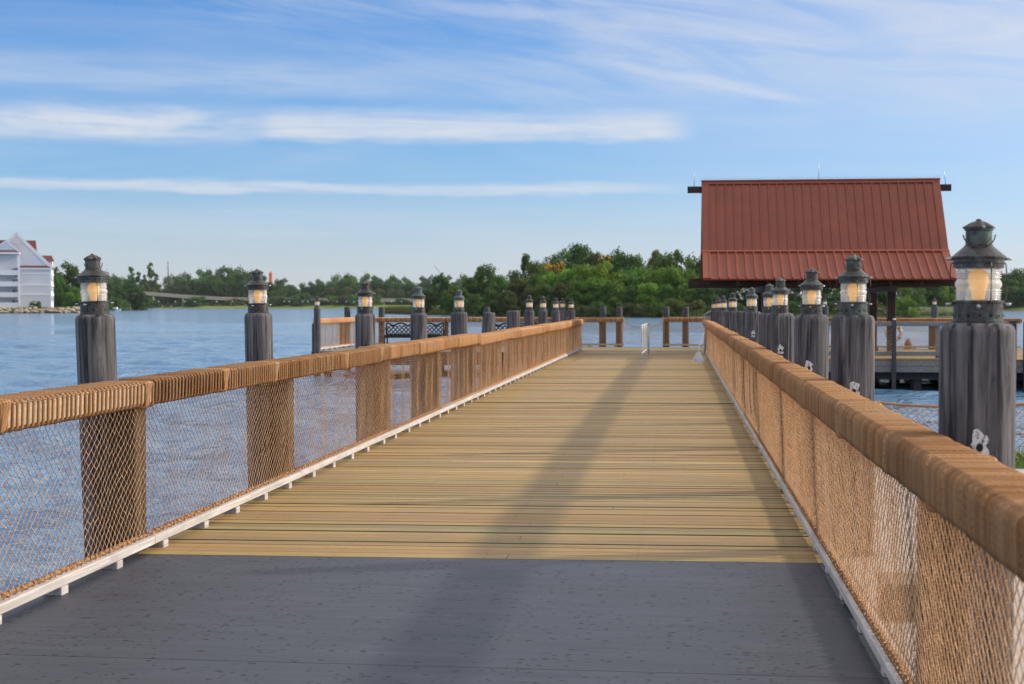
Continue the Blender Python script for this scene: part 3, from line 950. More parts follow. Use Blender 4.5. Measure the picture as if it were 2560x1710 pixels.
def bolt_mark(root, r, z, ang, size=0.036):
    """pale corroded patch round a dark bolt hole"""
    rg = np.random.default_rng(int(abs(ang * 1000)) + int(z * 100))
    m = 26
    mb = MB()
    pts = []
    for k in range(m):
        a = 2 * PI * k / m
        q = size * (0.75 + 0.16 * math.sin(2 * a + ang) + 0.12 * math.sin(5 * a + z * 40) + 0.22 * rg.random()) * (1 + 0.45 * abs(math.sin(a)))
        th = ang + q * math.cos(a) / r
        pts.append(((r + 0.005) * math.cos(th), (r + 0.005) * math.sin(th), z + q * math.sin(a)))
    c = ((r + 0.006) * math.cos(ang), (r + 0.006) * math.sin(ang), z)
    mb.add(pts + [c], [[k, (k + 1) % m, m] for k in range(m)])
    o = mb.build('bolt_mark', M['white_mark'], root)
    hb = MB()
    pts = [((r + 0.009) * math.cos(ang + 0.012 * math.cos(a) / r), (r + 0.009) * math.sin(ang + 0.012 * math.cos(a) / r), z - 0.008 + 0.016 * math.sin(a)) for a in np.arange(9) * 2 * PI / 9]
    hb.add(pts, [list(range(9))])
    hb.build('bolt_hole', M['black'], o)

LABL = ['lantern on the nearest left pile, standing alone against open water by the white hotel',
        'lantern pile on the left railing, between the nearest left pile and the far corner post',
        'lantern pile behind the left railing, in front of the left corner of the far platform',
        'lantern pile behind the left railing, hiding the middle of the iron bench',
        'lantern pile behind the left railing, last before the two bare stumps',
        None, None,
        'lantern pile on the left railing, first beyond the two bare stumps',
        'lantern pile on the left railing, second beyond the two bare stumps',
        'lantern pile on the left railing, third beyond the two bare stumps',
        'lantern pile on the left railing, fourth beyond the stumps and half hidden',
        'lantern pile at the very far end of the left railing']
LABR = ['large blurred lantern pile at the right edge, nearest the camera',
        'lantern pile with white bolt mark, second on the right railing, before the pavilion eave',
        'lantern pile third along the right railing, with rust streak below its chamfered top',
        'lantern pile fourth along the right railing, wide weathered top overlapping its neighbour',
        'lantern pile half hidden behind the wide weathered fourth right pile',
        'lantern pile with greenish hood, just left of the pavilion left columns',
        None,
        'lantern pile with green hood just beyond the bare stump on the right railing',
        'small lantern pile on the right railing, third from its far end',
        'small lantern pile on the right railing, second from its far end',
        'small lantern pile at the far end of the right railing']
def lamp(x, y, r, ztop, label, seed, lean=(0, 0), green=False, lod=0, marks=(), group='lantern piles along the pier', shoulder=0.03, lz=1.0):
    root = tag(empty('lamp_post', (x, y, 0)), label, 'lamp post', group)
    root.rotation_euler = (lean[1], lean[0], 0)
    p = pile_mesh(r, ztop, WZ - 0.6, seed, shoulder, 110 if lod == 0 else 40).build('pile', M['pile'], root, smooth=True)
    for (z, a) in marks: bolt_mark(root, r * 1.02, z, a)
    rot = np.random.default_rng(seed).uniform(-0.5, 0.5)
    lantern_parts(root, ztop, rot, green, lod)
    return root
def stump(x, y, r, ztop, label, seed, lean=(0, 0), mat='pile'):
    root = tag(empty('mooring_post', (x, y, 0)), label, 'mooring post', 'bare piles')
    root.rotation_euler = (lean[1], lean[0], 0)
    pile_mesh(r, ztop, WZ - 0.6, seed, 0.03, 24).build('pile', M[mat], root, smooth=True)
rl = [0.124, 0.122, 0.12, 0.122, 0.14, 0.125, 0.15, 0.125, 0.125, 0.13, 0.13, 0.135]
leanL = [-0.036, -0.020, -0.004, -0.004, 0, 0.045, 0, 0.0, 0.01, 0, 0, 0]
for i, y in enumerate(LP):
    zt = (1.52, 1.51, 1.475, 1.46, 1.455, 1.44, 1.45, 1.44, 1.43, 1.41, 1.42, 1.40)[i]
    if LABL[i] is None:
        stump(-3.70, y, rl[i], zt, 'bare leaning grey pile without lantern behind the left railing' if i == 5 else 'upright bare grey pile without lantern behind the left railing', 40 + i, (leanL[i], 0))
    else:
        lamp(-3.70 + (0.028 if i == 0 else 0.008 if i == 1 else 0), y, rl[i], zt, LABL[i], 40 + i, (leanL[i], 0), lod=0 if i < 5 else 1, green=i in (3, 4, 8))
rr_ = [0.137, 0.136, 0.145, 0.155, 0.14, 0.145, 0.15, 0.15, 0.13, 0.13, 0.12]
xr_ = [1.112, 1.112, 1.112, 1.112, 1.20, 1.15, 1.12, 1.11, 1.11, 1.11, 1.11]
for i, y in enumerate(RP):
    zt = (1.512, 1.515, 1.50, 1.492, 1.475, 1.475, 1.46, 1.45, 1.43, 1.42, 1.40)[i]
    if LABR[i] is None:
        stump(xr_[i], y, rr_[i], zt, 'bare grey pile without lantern behind the right railing', 70 + i)
    else:
        mk = {0: [(1.065, -1.69)], 1: [(1.04, -1.62)], 2: [(1.06, -1.78)], 3: [(1.09, -1.6)], 5: [(1.12, -1.45)]}.get(i, [])
        lamp(xr_[i], y, rr_[i], zt, LABR[i], 70 + i, (0.003, 0), lod=0 if i < 6 else 1, green=i in (3, 4, 5, 7), marks=mk, shoulder=0.045 if i in (2, 3, 4) else 0.03)

# ------------------------------------------------------------------ far platform
def platform():
    mb = MB()
    x = -12.35
    while x < 1.4:
        mb.box(x, x + 0.142, 49.4 if x < -3.55 else 54.25, 56.2, -0.04, RNG.normal(0, 0.001), tone=RNG.random())
        x += 0.15
    tag(mb.build('platform_deck', M['grey_boards']), 'grey weathered boards of the far landing platform', None, None, 'structure')
    mb = MB()
    mb.box(-12.4, -3.56, 49.33, 49.395, -0.45, -0.002)
    mb.box(-12.42, 1.4, 56.205, 56.27, -0.45, -0.002)
    mb.box(-12.42, -12.36, 49.4, 56.2, -0.45, -0.002)
    for xx in (-12.0, -9, -6, -3, 0.5):
        for yy in (50, 55.8):
            mb.lathe([(0.14, -1.6), (0.14, -0.045)], 12, (xx, yy, 0))
    tag(mb.build('platform_framing', M['dark_post']), 'dark timber framing under the far platform', None, None, 'structure')
platform()
# rotated so that local +y runs along world -x / +x
railing('railing', 'far platform back railing with net, left of the sagging net gap', (-2.05, 56.05, 0), PI / 2, -1,
        [(0, 3.4, 0), (3.4, 6.8, 0.0), (6.8, 10.2, 0)], 0.16, [(0.2, 0.18, 0.94), (0.85, 0.18, 0.94), (3.4, 0.18, 0.94), (6.8, 0.18, 0.94)], 0, (-0.05, -0.05), -0.07, 'railings of the far platform',
        near=lambda y: 50, far_lod=True, kerb_mat='yellow_wood', block=0.9)
railing('railing', 'short far platform back railing with net, right of the sagging net gap', (1.1, 56.05, 0), PI / 2, -1,
        [(0, 1.7, 0)], 0.16, [(0.85, 0.18, 0.94), (1.58, 0.18, 0.94)], 0, (-0.05, -0.05), -0.07, 'railings of the far platform',
        near=lambda y: 50, far_lod=True, kerb_mat='yellow_wood', block=0.9)
railing('railing', 'side railing of the far platform, at its left end behind the dark corner lamp post', (-12.25, 49.6, 0), 0, 1,
        [(0.05, 3.2, 0), (3.2, 6.3, 0)], 0.16, [(0.1, 0.12, 0.94), (4.3, 0.3, 0.94)], 0, (-0.05, -0.05), -0.07, 'railings of the far platform',
        near=lambda y: 50, far_lod=True)
for x, lb in ((-12.75, 'dark post behind the far left platform corner, left of two'), (-12.25, 'dark post behind the far left platform corner, right of two'),
              (-11.4, 'dark post behind the third left lantern pile, on the far platform edge'),
              (-7.3, 'dark post behind the leaning stump on the far platform edge'),
              (-2.86, 'brown post on the far railing left of the net gap, outer one'), (-2.24, 'brown post on the far railing, left jamb of the net gap'),
              (-0.47, 'brown post on the far railing, right jamb of the net gap'), (0.26, 'brown post on the far railing near the dustpan')):
    r = tag(empty('mooring_post', (x, 56.38, 0)), lb, 'mooring post', 'posts of the far platform')
    mb = MB(); mb.lathe([(0.13, -1.5), (0.125, 0.6), (0.12, 1.46), (0.10, 1.50), (0, 1.505)], 14)
    mb.build('pile', M['dark_post'], r, smooth=True)
# slack net across the gap
def gap_net():
    r = tag(empty('gate_net', (-2.10, 56.0, 0)), 'slack rope net hung across the gap in the far railing', 'net')
    w = 1.55
    ztf = lambda Y: 0.93 - 0.20 * (1 - ((Y - w / 2) / (w / 2)) ** 2)
    tmp = MB()
    net_mesh(tmp, 0, w, 0.06, 0.93, lambda Y, Z: 0.0 * Y, 0.035, 0.031, 0.003, 0, ztf=ztf)
    for k in range(len(tmp.V)):
        V = tmp.V[k]; tmp.V[k] = np.stack([V[:, 1], V[:, 0], V[:, 2]], 1)
    tmp.build('netting', M['net'], r)
    yy = np.linspace(0, w, 15)
    rb = MB(); rb.tube(np.stack([yy, 0 * yy, ztf(yy)], 1), 0.012, 5)
    rb.tube([(0, 0, 0.05), (0, 0, 0.95)], 0.01, 5); rb.tube([(w, 0, 0.05), (w, 0, 0.95)], 0.01, 5)
    rb.build('edge_rope', M['rope'], r)
gap_net()
lamp(-12.18, 49.25, 0.115, 1.49, 'lantern on the dark corner post at the left front of the far platform', 99, lod=1, green=True)

def bench(x, label):
    r = tag(empty('bench', (x, 55.35, 0)), label, 'bench', 'iron benches on the far platform')
    W = 2.2
    mb = MB()
    for k in range(7): mb.box(-W / 2, W / 2, -0.42 + k * 0.06, -0.385 + k * 0.06, 0.42, 0.44)
    mb.box(-W / 2, W / 2, -0.45, -0.43, 0.34, 0.445)
    mb.build('seat', M['iron'], r)
    fb = MB()
    xs = np.linspace(-W / 2, W / 2, 61)
    u = (xs + W / 2) / W * 4
    top = 0.79 + 0.10 * np.abs(np.sin(u * PI / 1.0 + PI / 2)) 
    fb.tube(np.stack([xs, np.full(61, 0.06), top], 1), 0.035, 6)
    fb.tube([(-W / 2, 0.06, 0.42), (-W / 2, 0.06, 0.88)], 0.035, 6); fb.tube([(W / 2, 0.06, 0.42), (W / 2, 0.06, 0.88)], 0.035, 6)
    fb.tube([(0, 0.06, 0.42), (0, 0.06, 0.84)], 0.03, 6)
    fb.tube([(-W / 2, 0.04, 0.45), (W / 2, 0.04, 0.45)], 0.04, 6)
    P, Q = [], []
    for k in range(-3, 15):
        for d in (1, -1):
            a = -W / 2 + k * 0.165
            x0, x1 = (a, a + 0.36) if d > 0 else (a + 0.36, a)
            n = 8
            for j in range(n):
                p = (x0 + (x1 - x0) * j / n, 0.06, 0.46 + 0.36 * j / n); q = (x0 + (x1 - x0) * (j + 1) / n, 0.06, 0.46 + 0.36 * (j + 1) / n)
                if abs(p[0]) < W / 2 and abs(q[0]) < W / 2: P.append(p); Q.append(q)
    fb.edges(P, Q, 0.021, 4, ref=(0, 1, 0))
    fb.build('backrest', M['iron'], r, smooth=True)
    for sx in (-1, 0, 1):
        for yy in (-0.42, 0.05):
            lb = MB()
            lb.tube([(sx * W / 2.05, yy, 0.43), (sx * W / 2.05, yy + (-0.05 if yy < 0 else 0.05), 0.22), (sx * W / 2.05, yy + (-0.02 if yy < 0 else 0.02), 0.0)], [0.04, 0.028, 0.04], 6)
            lb.build('leg', M['iron'], r, smooth=True)
    for sx in (-1, 1):
        ab = MB()
        ab.tube([(sx * W / 2, 0.05, 0.66), (sx * W / 2, -0.25, 0.68), (sx * W / 2, -0.42, 0.62), (sx * W / 2, -0.42, 0.43)], 0.025, 6)
        ab.build('armrest', M['iron'], r, smooth=True)
bench(-9.92, 'black cast iron bench with lattice back, behind two left lantern piles')
bench(-5.9, 'black cast iron bench mostly hidden behind the two bare stumps')

def barrier():
    r = tag(empty('barrier', (-1.03, 41.9, 0)), 'white pipe barrier standing end-on near the far end of the pier', 'barrier')
    ys = [0, 1.25, 2.5, 3.75, 5.0]
    for i, y in enumerate(ys):
        x = 0.018 * y
        mb = MB()
        mb.tube([(x, y, 0.012), (x, y, 0.86), (x + 0.0, y + 0.04, 0.95), (x + 0.01, y + 0.16, 1.0)] if i < 4 else [(x, y, 0.012), (x, y, 1.02)], 0.031, 10)
        mb.lathe([(0.07, 0), (0.07, 0.012), (0.034, 0.016)], 12, (x, y, 0))
        mb.build('post', M['white_pipe'], r, smooth=True)
    mb = MB()
    mb.tube([(0.003, 0.16, 1.0), (0.09, 5.0, 1.0)], 0.024, 8)
    mb.build('top_rail', M['white_pipe'], r, smooth=True)
    mb = MB()
    mb.tube([(0, 0, 0.22), (0.09, 5.0, 0.22)], 0.02, 8)
    mb.build('bottom_rail', M['white_pipe'], r, smooth=True)
barrier()

def dustpan():
    r = tag(empty('dustpan', (0.55, 41.6, 0)), 'white upright dustpan with long handle leaning on the right railing', 'dustpan')
    mb = MB()
    # open scoop: floor, back, two cheeks
    w = 0.17
    mb.add([(-w, -0.16, 0.012), (w, -0.16, 0.012), (w * 0.85, 0.10, 0.012), (-w * 0.85, 0.10, 0.012), (-w * 0.35, 0.05, 0.25), (w * 0.35, 0.05, 0.25),
            (-w, -0.16, 0.004), (w, -0.16, 0.004), (w * 0.85, 0.112, 0.004), (-w * 0.85, 0.112, 0.004), (-w * 0.36, 0.062, 0.255), (w * 0.36, 0.062, 0.255)],
           [[0, 1, 2, 3], [3, 2, 5, 4], [0, 3, 4], [1, 5, 2], [6, 9, 8, 7], [9, 10, 11, 8], [6, 10, 9], [7, 8, 11], [4, 5, 11, 10], [0, 6, 7, 1], [0, 4, 10, 6], [1, 7, 11, 5]])
    mb.build('scoop', M['white_plastic'], r)
    hb = MB()
    hb.tube([(0, 0.055, 0.24), (0.02, 0.08, 0.45), (0.06, 0.08, 0.5), (0.14, 0.12, 0.78), (0.155, 0.12, 0.82)], 0.013, 8)
    hb.build('handle', M['white_plastic'], r, smooth=True)
dustpan()
def broom():
    r = tag(empty('broom', (0.70, 41.9, 0)), 'thin broom with pale handle propped on the railing beside the dustpan', 'broom')
    hb = MB(); hb.tube([(0.0, 0, 0.14), (0.02, 0.1, 0.86)], 0.012, 8); hb.build('handle', M['white_pipe'], r, smooth=True)
    b = MB(); b.add([(-0.10, -0.03, 0), (0.10, -0.03, 0), (0.10, 0.03, 0), (-0.10, 0.03, 0), (-0.06, -0.015, 0.15), (0.06, -0.015, 0.15), (0.06, 0.015, 0.15), (-0.06, 0.015, 0.15)],
                     [[0, 1, 5, 4], [1, 2, 6, 5], [2, 3, 7, 6], [3, 0, 4, 7], [4, 5, 6, 7], [3, 2, 1, 0]])
    b.build('bristles', M['yellow_wood'], r)
broom()
def gate():
    r = tag(empty('gate', (0.86, 49.3, 0)), 'grey metal gangway gate at the far end of the right railing', 'gate')
    mb = MB()
    mb.tube([(0, 0, 0), (0, 0, 1.26)], 0.03, 8)
    mb.build('post', M['steel'], r, smooth=True)
    mb = MB()
    mb.tube([(0, 0, 1.26), (0.22, 0, 1.39), (1.0, 0, 1.39), (1.0, 0, 0.1)], 0.028, 8)
    mb.build('top_rail', M['steel'], r, smooth=True)
    mb = MB(); mb.box(0.05, 0.97, -0.008, 0.008, 0.12, 1.2); mb.build('panel', M['steel'], r)
gate()

# ------------------------------------------------------------------ floating dock and pavilion
def dock():
    DX0, DX1, DY0, DY1 = 1.55, 14.0, 44.1, 54.6
    mb = MB()
    y = DY0
    while y < DY1:
        mb.box(DX0, DX1, y, y + 0.142, -0.04, RNG.normal(0, 0.001), tone=RNG.random(), ax='x')
        y += 0.15
    tag(mb.build('dock_deck', M['boards']), 'wooden boards of the pavilion dock', None, None, 'structure')
    r = tag(empty('dock_fascia', ((DX0 + DX1) / 2, DY0, 0)), 'grey plank skirt round the pavilion dock', 'dock skirt')
    cx = (DX0 + DX1) / 2
    for z0, z1, q in ((-0.20, -0.045, 0.0), (-0.375, -0.21, 0.012)):
        mb = MB()
        mb.box(DX0 - cx, DX1 - cx, -0.05 - q, -0.003 - q, z0, z1, 0.004, ax='x')
        mb.build('plank', M['grey_wood'], r)
        mb = MB()
        mb.box(DX0 - cx - 0.05 - q, DX0 - cx - 0.003 - q, 0.0, DY1 - DY0, z0, z1, 0.004, ax='y')
        mb.build('plank', M['grey_wood'], r)
    mb = MB()
    mb.box(DX0 + 0.1, DX1 - 0.1, DY0 + 0.3, DY1 - 0.2, -0.6, -0.05)
    for xx in np.arange(DX0 + 1.2, DX1, 2.1):
        for yy in (DY0 + 0.6, DY0 + 5, DY1 - 0.6):
            mb.lathe([(0.17, -1.6), (0.17, -0.55)], 12, (xx, yy, 0))
    tag(mb.build('dock_framing', M['dark_post']), 'dark floats and piles under the pavilion dock', None, None, 'structure')
    # front rail with flat grey cap and net
    r = tag(empty('railing', (1.6, 44.25, 0)), 'front railing of the pavilion dock, grey flat cap over a rope net', 'railing', 'railings of the pavilion dock')
    L = 8.1
    mb = MB(); mb.box(0, L, -0.07, 0.07, 0.965, 1.085, 0.01, ax='x'); mb.build('handrail', M['grey_wood'], r)
    mb = MB(); mb.box(0, L, -0.06, 0.06, 0.10, 0.22, 0.008, ax='x'); mb.build('kerb', M['grey_wood'], r)
    mb = MB(); mb.box(0, L, -0.09, 0.09, 0.004, 0.03, 0.004, ax='x'); mb.build('sill', M['yellow_wood'], r)
    def flat_net(y, L, zb, zt, x0=0.0):
        tmp = MB()
        net_mesh(tmp, 0, L, zb, zt, lambda Y, Z: y + 0.01 * np.sin(Y * 3 + Z * 4), 0.05, 0.045, 0.0042)
        for k in range(len(tmp.V)):
            V = tmp.V[k]; tmp.V[k] = np.stack([V[:, 1] + x0, V[:, 0], V[:, 2]], 1)
        return tmp
    flat_net(0.0, L, 0.22, 1.12).build('netting', M['net'], r)
    for xx in (1.4, 3.3, 5.9, 7.9):
        mb = MB(); mb.box(xx - 0.06, xx + 0.06, 0.01, 0.12, 0.03, 0.96, 0.006, ax='z'); mb.build('post', M['grey_wood'], r)
    rp = tag(empty('mooring_post', (6.2, 43.93, 0)), 'slim blue-grey post bolted to the front edge of the pavilion dock', 'mooring post')
    mb = MB(); mb.box(-0.058, 0.058, -0.06, 0.06, -1.4, 1.15, 0.012, ax='z'); mb.build('pile', M['dark_post'], rp)
    mb = MB(); mb.lathe([(0.06, 1.15), (0.03, 1.19), (0, 1.2)], 10); mb.build('cap', M['steel'], rp)
    # back rail, rope-wrapped
    railing('railing', 'back railing of the pavilion dock, rope-wrapped, carrying the life ring', (1.6, 54.3, 0), -PI / 2, 1,
            [(0, 2.6, 0), (2.6, 5.2, 0), (5.2, 7.45, 0), (7.45, 10.5, 0)], 0.18, [(2.6, 0.2, 0.94), (5.2, 0.2, 0.94), (7.43, 0.27, 0.94)], 0, (-0.05, -0.05), -0.02,
            'railings of the pavilion dock', near=lambda y: 50, far_lod=True, kerb_mat='yellow_wood')
    lr = tag(empty('life_ring', (7.62, 54.02, 0.58)), 'white life ring with rust bands hung on the dock back railing', 'life ring')
    an = np.linspace(0, 2 * PI, 33)[:-1]
    mb = MB(); mb.tube(np.stack([0.25 * np.cos(an), 0 * an, 0.25 * np.sin(an)], 1), 0.065, 10, closed=True)
    mb.build('ring', M['life_ring'], lr, smooth=True)
    for a in (0.8, 2.4, 3.9, 5.5):
        aa = np.linspace(a - 0.14, a + 0.14, 5)
        mb = MB(); mb.tube(np.stack([0.25 * np.cos(aa), 0 * aa, 0.25 * np.sin(aa)], 1), 0.068, 10); mb.build('band', M['life_band'], lr, smooth=True)
    rp = tag(empty('mooring_post', (8.25, 54.9, 0)), 'short brown pointed pile just behind the dock back railing', 'mooring post')
    mb = MB(); mb.lathe([(0.14, -1.5), (0.135, 0.14), (0.13, 0.2), (0.05, 0.34), (0, 0.36)], 12); mb.build('pile', M['post'], rp, smooth=True)
    # palings at the right end of the dock
    for i, (x, h) in enumerate(((9.55, 1.10), (9.95, 1.06), (10.3, 1.05), (10.75, 1.06))):
        rp = tag(empty('mooring_post', (x, 44.0, 0)), ('dark dock post just right of the nearest lantern', 'dark dock post second right of the nearest lantern', 'dark dock post at the right picture edge', 'dark dock post beyond the right picture edge')[i], 'mooring post', 'dark posts right of the near lantern')
        mb = MB(); mb.box(-0.095, 0.095, -0.09, 0.09, -1.4, h, 0.015, ax='z'); mb.build('pile', M['dark_post'], rp)
        mb = MB(); mb.box(-0.10, 0.10, -0.095, 0.095, h + 0.002, h + 0.02, 0.01, ax='z'); mb.build('cap', M['dark_post'], rp)
    lamp(11.36, 68.0, 0.16, 1.52, 'lantern on a black pile in the water beyond the dock, right of the pavilion columns', 120, lod=1, group='lantern piles beyond the dock')
    lamp(6.35, 66.0, 0.16, 1.52, 'lantern on a black pile beyond the dock, seen beside the second right pile', 121, lod=1, group='lantern piles beyond the dock')
dock()

def pavilion():
    X0, X1 = 0.75, 8.45
    XC = (X0 + X1) / 2
    yr, yb, ye = 49.85, 48.1, 46.35
    zr, zb, ze = 5.66, 3.30, 2.385
    r = tag(empty('pavilion', (XC, yr, 0)), 'open boat-dock pavilion with two-pitch red standing-seam metal roof on dark columns', 'pavilion')
    mb = MB()
    hl = XC - X0
    def slope(y0, z0, y1, z1, th=0.05, ex=0.0):
        """roof sheet from (y0,z0) up to (y1,z1), local coordinates"""
        d = np.array([0, y1 - y0, z1 - z0]); L = np.linalg.norm(d); d /= L
        nrm = np.array([0, -d[2], d[1]]);
        if nrm[2] < 0: nrm = -nrm
        a = np.array([0, y0, z0]); b_ = np.array([0, y1, z1])
        vs = []
        for e in (0, -th):
            for xx, p in ((-hl, a), (hl, a), (hl, b_), (-hl, b_)):
                vs.append(p + nrm * e + np.array([xx, 0, 0]))
        mb.add(vs, [[0, 1, 2, 3], [7, 6, 5, 4], [0, 4, 5, 1], [1, 5, 6, 2], [2, 6, 7, 3], [3, 7, 4, 0]])
        return a, b_, d, nrm, L
    seams = []
    for sgn in (1, -1):
        for (y0, z0, y1, z1, t0, t1) in (((ye - yr) * sgn, ze, (yb - yr) * sgn, zb, 0.0, 0.10), ((yb - yr) * sgn, zb + 0.0, 0.0, zr, 0.03, 0.10)):
            a, b_, d, nrm, L = slope(y0, z0, y1, z1)
            n = 26
            for k in range(n + 1):
                xx = -hl + 0.22 + (2 * hl - 0.44) * k / n
                p = a + d * t0 + np.array([xx, 0, 0]) + nrm * 0.018; q = b_ - d * t1 + np.array([xx, 0, 0]) + nrm * 0.018
                seams.append((p, q, nrm))
            # flat end strips and head flashing
            for xx in (-hl + 0.10, hl - 0.10):
                p = a + np.array([xx, 0, 0]) + nrm * 0.02; q = b_ + np.array([xx, 0, 0]) + nrm * 0.02
                mb.obox(p, q, 0.2, 0.036, up=nrm)
            p = b_ - d * 0.06 + nrm * 0.026
            mb.obox(p + np.array([-hl - 0.01, 0, 0]), p + np.array([hl + 0.01, 0, 0]), 0.13, 0.05, up=nrm)
    mb.obox((-hl - 0.02, 0, zr + 0.035), (hl + 0.02, 0, zr + 0.035), 0.16, 0.05)
    rf = mb.build('roof', M['roof'], r)
    sb = MB()
    for p, q, nrm in seams: sb.obox(p, q, 0.035, 0.07, up=nrm)
    sb.build('standing_seams', M['roof'], rf)
    sp = MB()
    for k in range(150):
        xx = -hl + 2 * hl * k / 149
        for a in (-0.5, 0.5): sp.tube([(xx, 0, zr + 0.06), (xx + 0.01, a * 0.08, zr + 0.15)], 0.0025, 3, cap=False)
    sp.build('bird_spikes', M['steel'], rf)
    # timber
    for nm, y, z0, z1, xa, xb in (('ridge_beam', 0.0, 5.30, 5.52, -hl - 0.47, hl + 0.38), ('eave_beam', -2.65, 2.20, 2.30, -hl - 0.05, hl + 0.05), ('eave_beam', 2.65, 2.20, 2.30, -hl - 0.05, hl + 0.05),
                                  ('tie_beam', -2.2, 2.17, 2.42, -hl - 0.42, hl + 0.42), ('tie_beam', 2.2, 2.17, 2.42, -hl - 0.42, hl + 0.42)):
        mb = MB(); mb.box(xa, xb, y - (0.05 if z0 > 5 else 0.1), y + (0.05 if z0 > 5 else 0.1), z0, z1, 0.01, ax='x'); mb.build(nm, M['dark_timber'], r)
    for xx in (-1.95, 1.95):
        mb = MB(); mb.box(xx - 0.1, xx + 0.1, -3.3, 3.3, 2.0, 2.165, 0.01); mb.build('cross_beam', M['dark_timber'], r)
    mb = MB()
    for xx in np.linspace(-hl + 0.15, hl - 0.15, 9):
        for sgn in (1, -1):
            mb.obox((xx, (ye - yr) * sgn * 0.99, ze - 0.16), (xx, (yb - yr) * sgn, zb - 0.15), 0.08, 0.13)
            mb.obox((xx, (yb - yr) * sgn, zb - 0.15), (xx, 0.03 * sgn, zr - 0.2), 0.08, 0.13)
    mb.build('rafters', M['dark_timber'], r)
    for xx in (-1.87, 2.04):
        for yy in (-2.2, 2.2):
            mb = MB(); mb.box(xx - 0.125, xx + 0.125, yy - 0.125, yy + 0.125, 0.001, 2.0, 0.02, ax='z')
            mb.box(xx - 0.16, xx + 0.16, yy - 0.16, yy + 0.16, 0.001, 0.12, 0.02, ax='z')
            mb.build('column', M['dark_timber'], r)
    for xx, yy, z0 in ((-hl - 0.25, 0, 5.52), (-0.02, 0, zr + 0.06), (hl + 0.2, 0, 5.52)):
        mb = MB(); mb.tube([(xx, yy, z0), (xx - (0.06 if xx > 2 else 0), yy, z0 + 0.55)], [0.011, 0.007], 6); mb.build('lightning_rod', M['steel'], r, smooth=True)
pavilion()

# ------------------------------------------------------------------ net fence and box on the right shore
def net_fence():
    r = tag(empty('net_fence', (1.3, 16.0, 0)), 'low rope net fence along the grassy water edge at right', 'net fence')
    spans = [(0.15, 3.0), (3.0, 6.0)]
    for a, b_ in spans:
        L = b_ - a
        ztf = lambda Y: 0.64 - 0.14 * (1 - ((Y - L / 2) / (L / 2)) ** 2)
        tmp = MB()
        net_mesh(tmp, 0, L, -0.03, 0.64, lambda Y, Z: 0.02 * np.sin(Y * 2 + Z * 3), 0.042, 0.042, 0.0042, ztf=ztf)
        for k in range(len(tmp.V)):
            V = tmp.V[k]; tmp.V[k] = np.stack([V[:, 1] + a, V[:, 0], V[:, 2]], 1)
        tmp.build('netting', M['net'], r)
        yy = np.linspace(0, L, 25)
        rb = MB()
        rb.tube(np.stack([yy + a, 0.0 * yy, ztf(yy) + 0.006], 1), 0.016, 6)
        rb.tube(np.stack([yy + a, 0.012 + 0.0 * yy, 0.25 - 0.03 * np.sin(yy / L * PI)], 1), 0.008, 5)
        rb.build('edge_rope', M['rope'], r, smooth=True)
    for xx in (0.1, 3.0, 6.0):
        mb = MB(); mb.lathe([(0.07, -0.4), (0.07, 0.68), (0.05, 0.72), (0, 0.725)], 14, (xx, 0.08, 0)); mb.build('post', M['pile'], r, smooth=True)
net_fence()
def ubox():
    r = tag(empty('utility_box', (1.16, 7.85, -0.03)), 'low brown metal utility box seen through the right net', 'utility box')
    mb = MB(); mb.box(-0.11, 0.11, -0.16, 0.16, 0, 0.17, 0.01, ax='z'); mb.build('body', M['box_brown'], r)
    mb = MB(); mb.box(-0.12, 0.12, -0.17, 0.17, 0.172, 0.19, 0.004, ax='z'); mb.build('lid', M['box_brown'], r)
ubox()

# ------------------------------------------------------------------ land beyond the lake
def px2x(px, y):        # bearing of a far feature, as seen from the pier, to its x at range y
    return (px - 1555.0) / 3400.0 * y * 1.0 / (1.0 + (px - 1555.0) / 3400.0 * -0.0)
def bearing_x(px, y):
    u = (px - 1173.5) / 3400.0
    th = math.atan(382 / 3400)
    dx = math.cos(th) * u - math.sin(th); dy = math.sin(th) * u + math.cos(th)
    return y * dx / dy
def top_z(py, px, y):
    u = (px - 1173.5) / 3400.0; th = math.atan(382 / 3400)
    dep = y / (math.sin(th) * u + math.cos(th))
    return HC + (699 - py) / 3400.0 * dep

def land(name, front, back, zt, mat, label, slopew=6.0):
    """front/back: polylines of (x, y); ground rises from below the water to zt"""
    mb = MB()
    n = len(front)
    rows = []
    F = np.array(front, float); B = np.array(back, float)
    D = B - F
    Ld = np.linalg.norm(D, axis=1)[:, None]
    for d, z in ((0.0, WZ - 0.3), (0.6, WZ + 0.15), (7.0, zt * 0.35), (14.0, zt), (1e9, zt)):
        rows.append(np.column_stack([F + D * np.minimum(1.0, d / Ld), np.full(n, z)]))
    V = np.concatenate(rows)
    f = [[r * n + i, r * n + i + 1, (r + 1) * n + i + 1, (r + 1) * n + i] for r in range(len(rows) - 1) for i in range(n - 1)]
    mb.add(V, f)
    o = mb.build(name, mat)
    tag(o, label, None, None, 'structure')
isl_front = [(-92, 450), (-84, 416), (-62, 360), (-40, 318), (-22, 291), (3, 283), (30, 284), (52, 290), (66, 310), (72, 360)]
isl_back = [(-88, 462), (-60, 462), (-40, 462), (-20, 462), (-5, 462), (10, 462), (30, 462), (50, 462), (60, 462), (72, 462)]
land('island', isl_front, isl_back, 1.2, M['soil'], 'green wooded island behind the far platform')
land('far_shore', [(-1500, 1350), (-700, 1120), (-420, 1035), (-330, 1022), (-150, 1015), (20, 990), (95, 780), (120, 640), (150, 618), (320, 600), (700, 560)],
     [(-3000, 4000), (-2000, 4000), (-1200, 4000), (-700, 4000), (-200, 4000), (300, 4000), (600, 4000), (1000, 4000), (1500, 4000), (2500, 3000), (3800, 2000)], 1.6, M['meadow'], 'low sunny far shore of the lake')
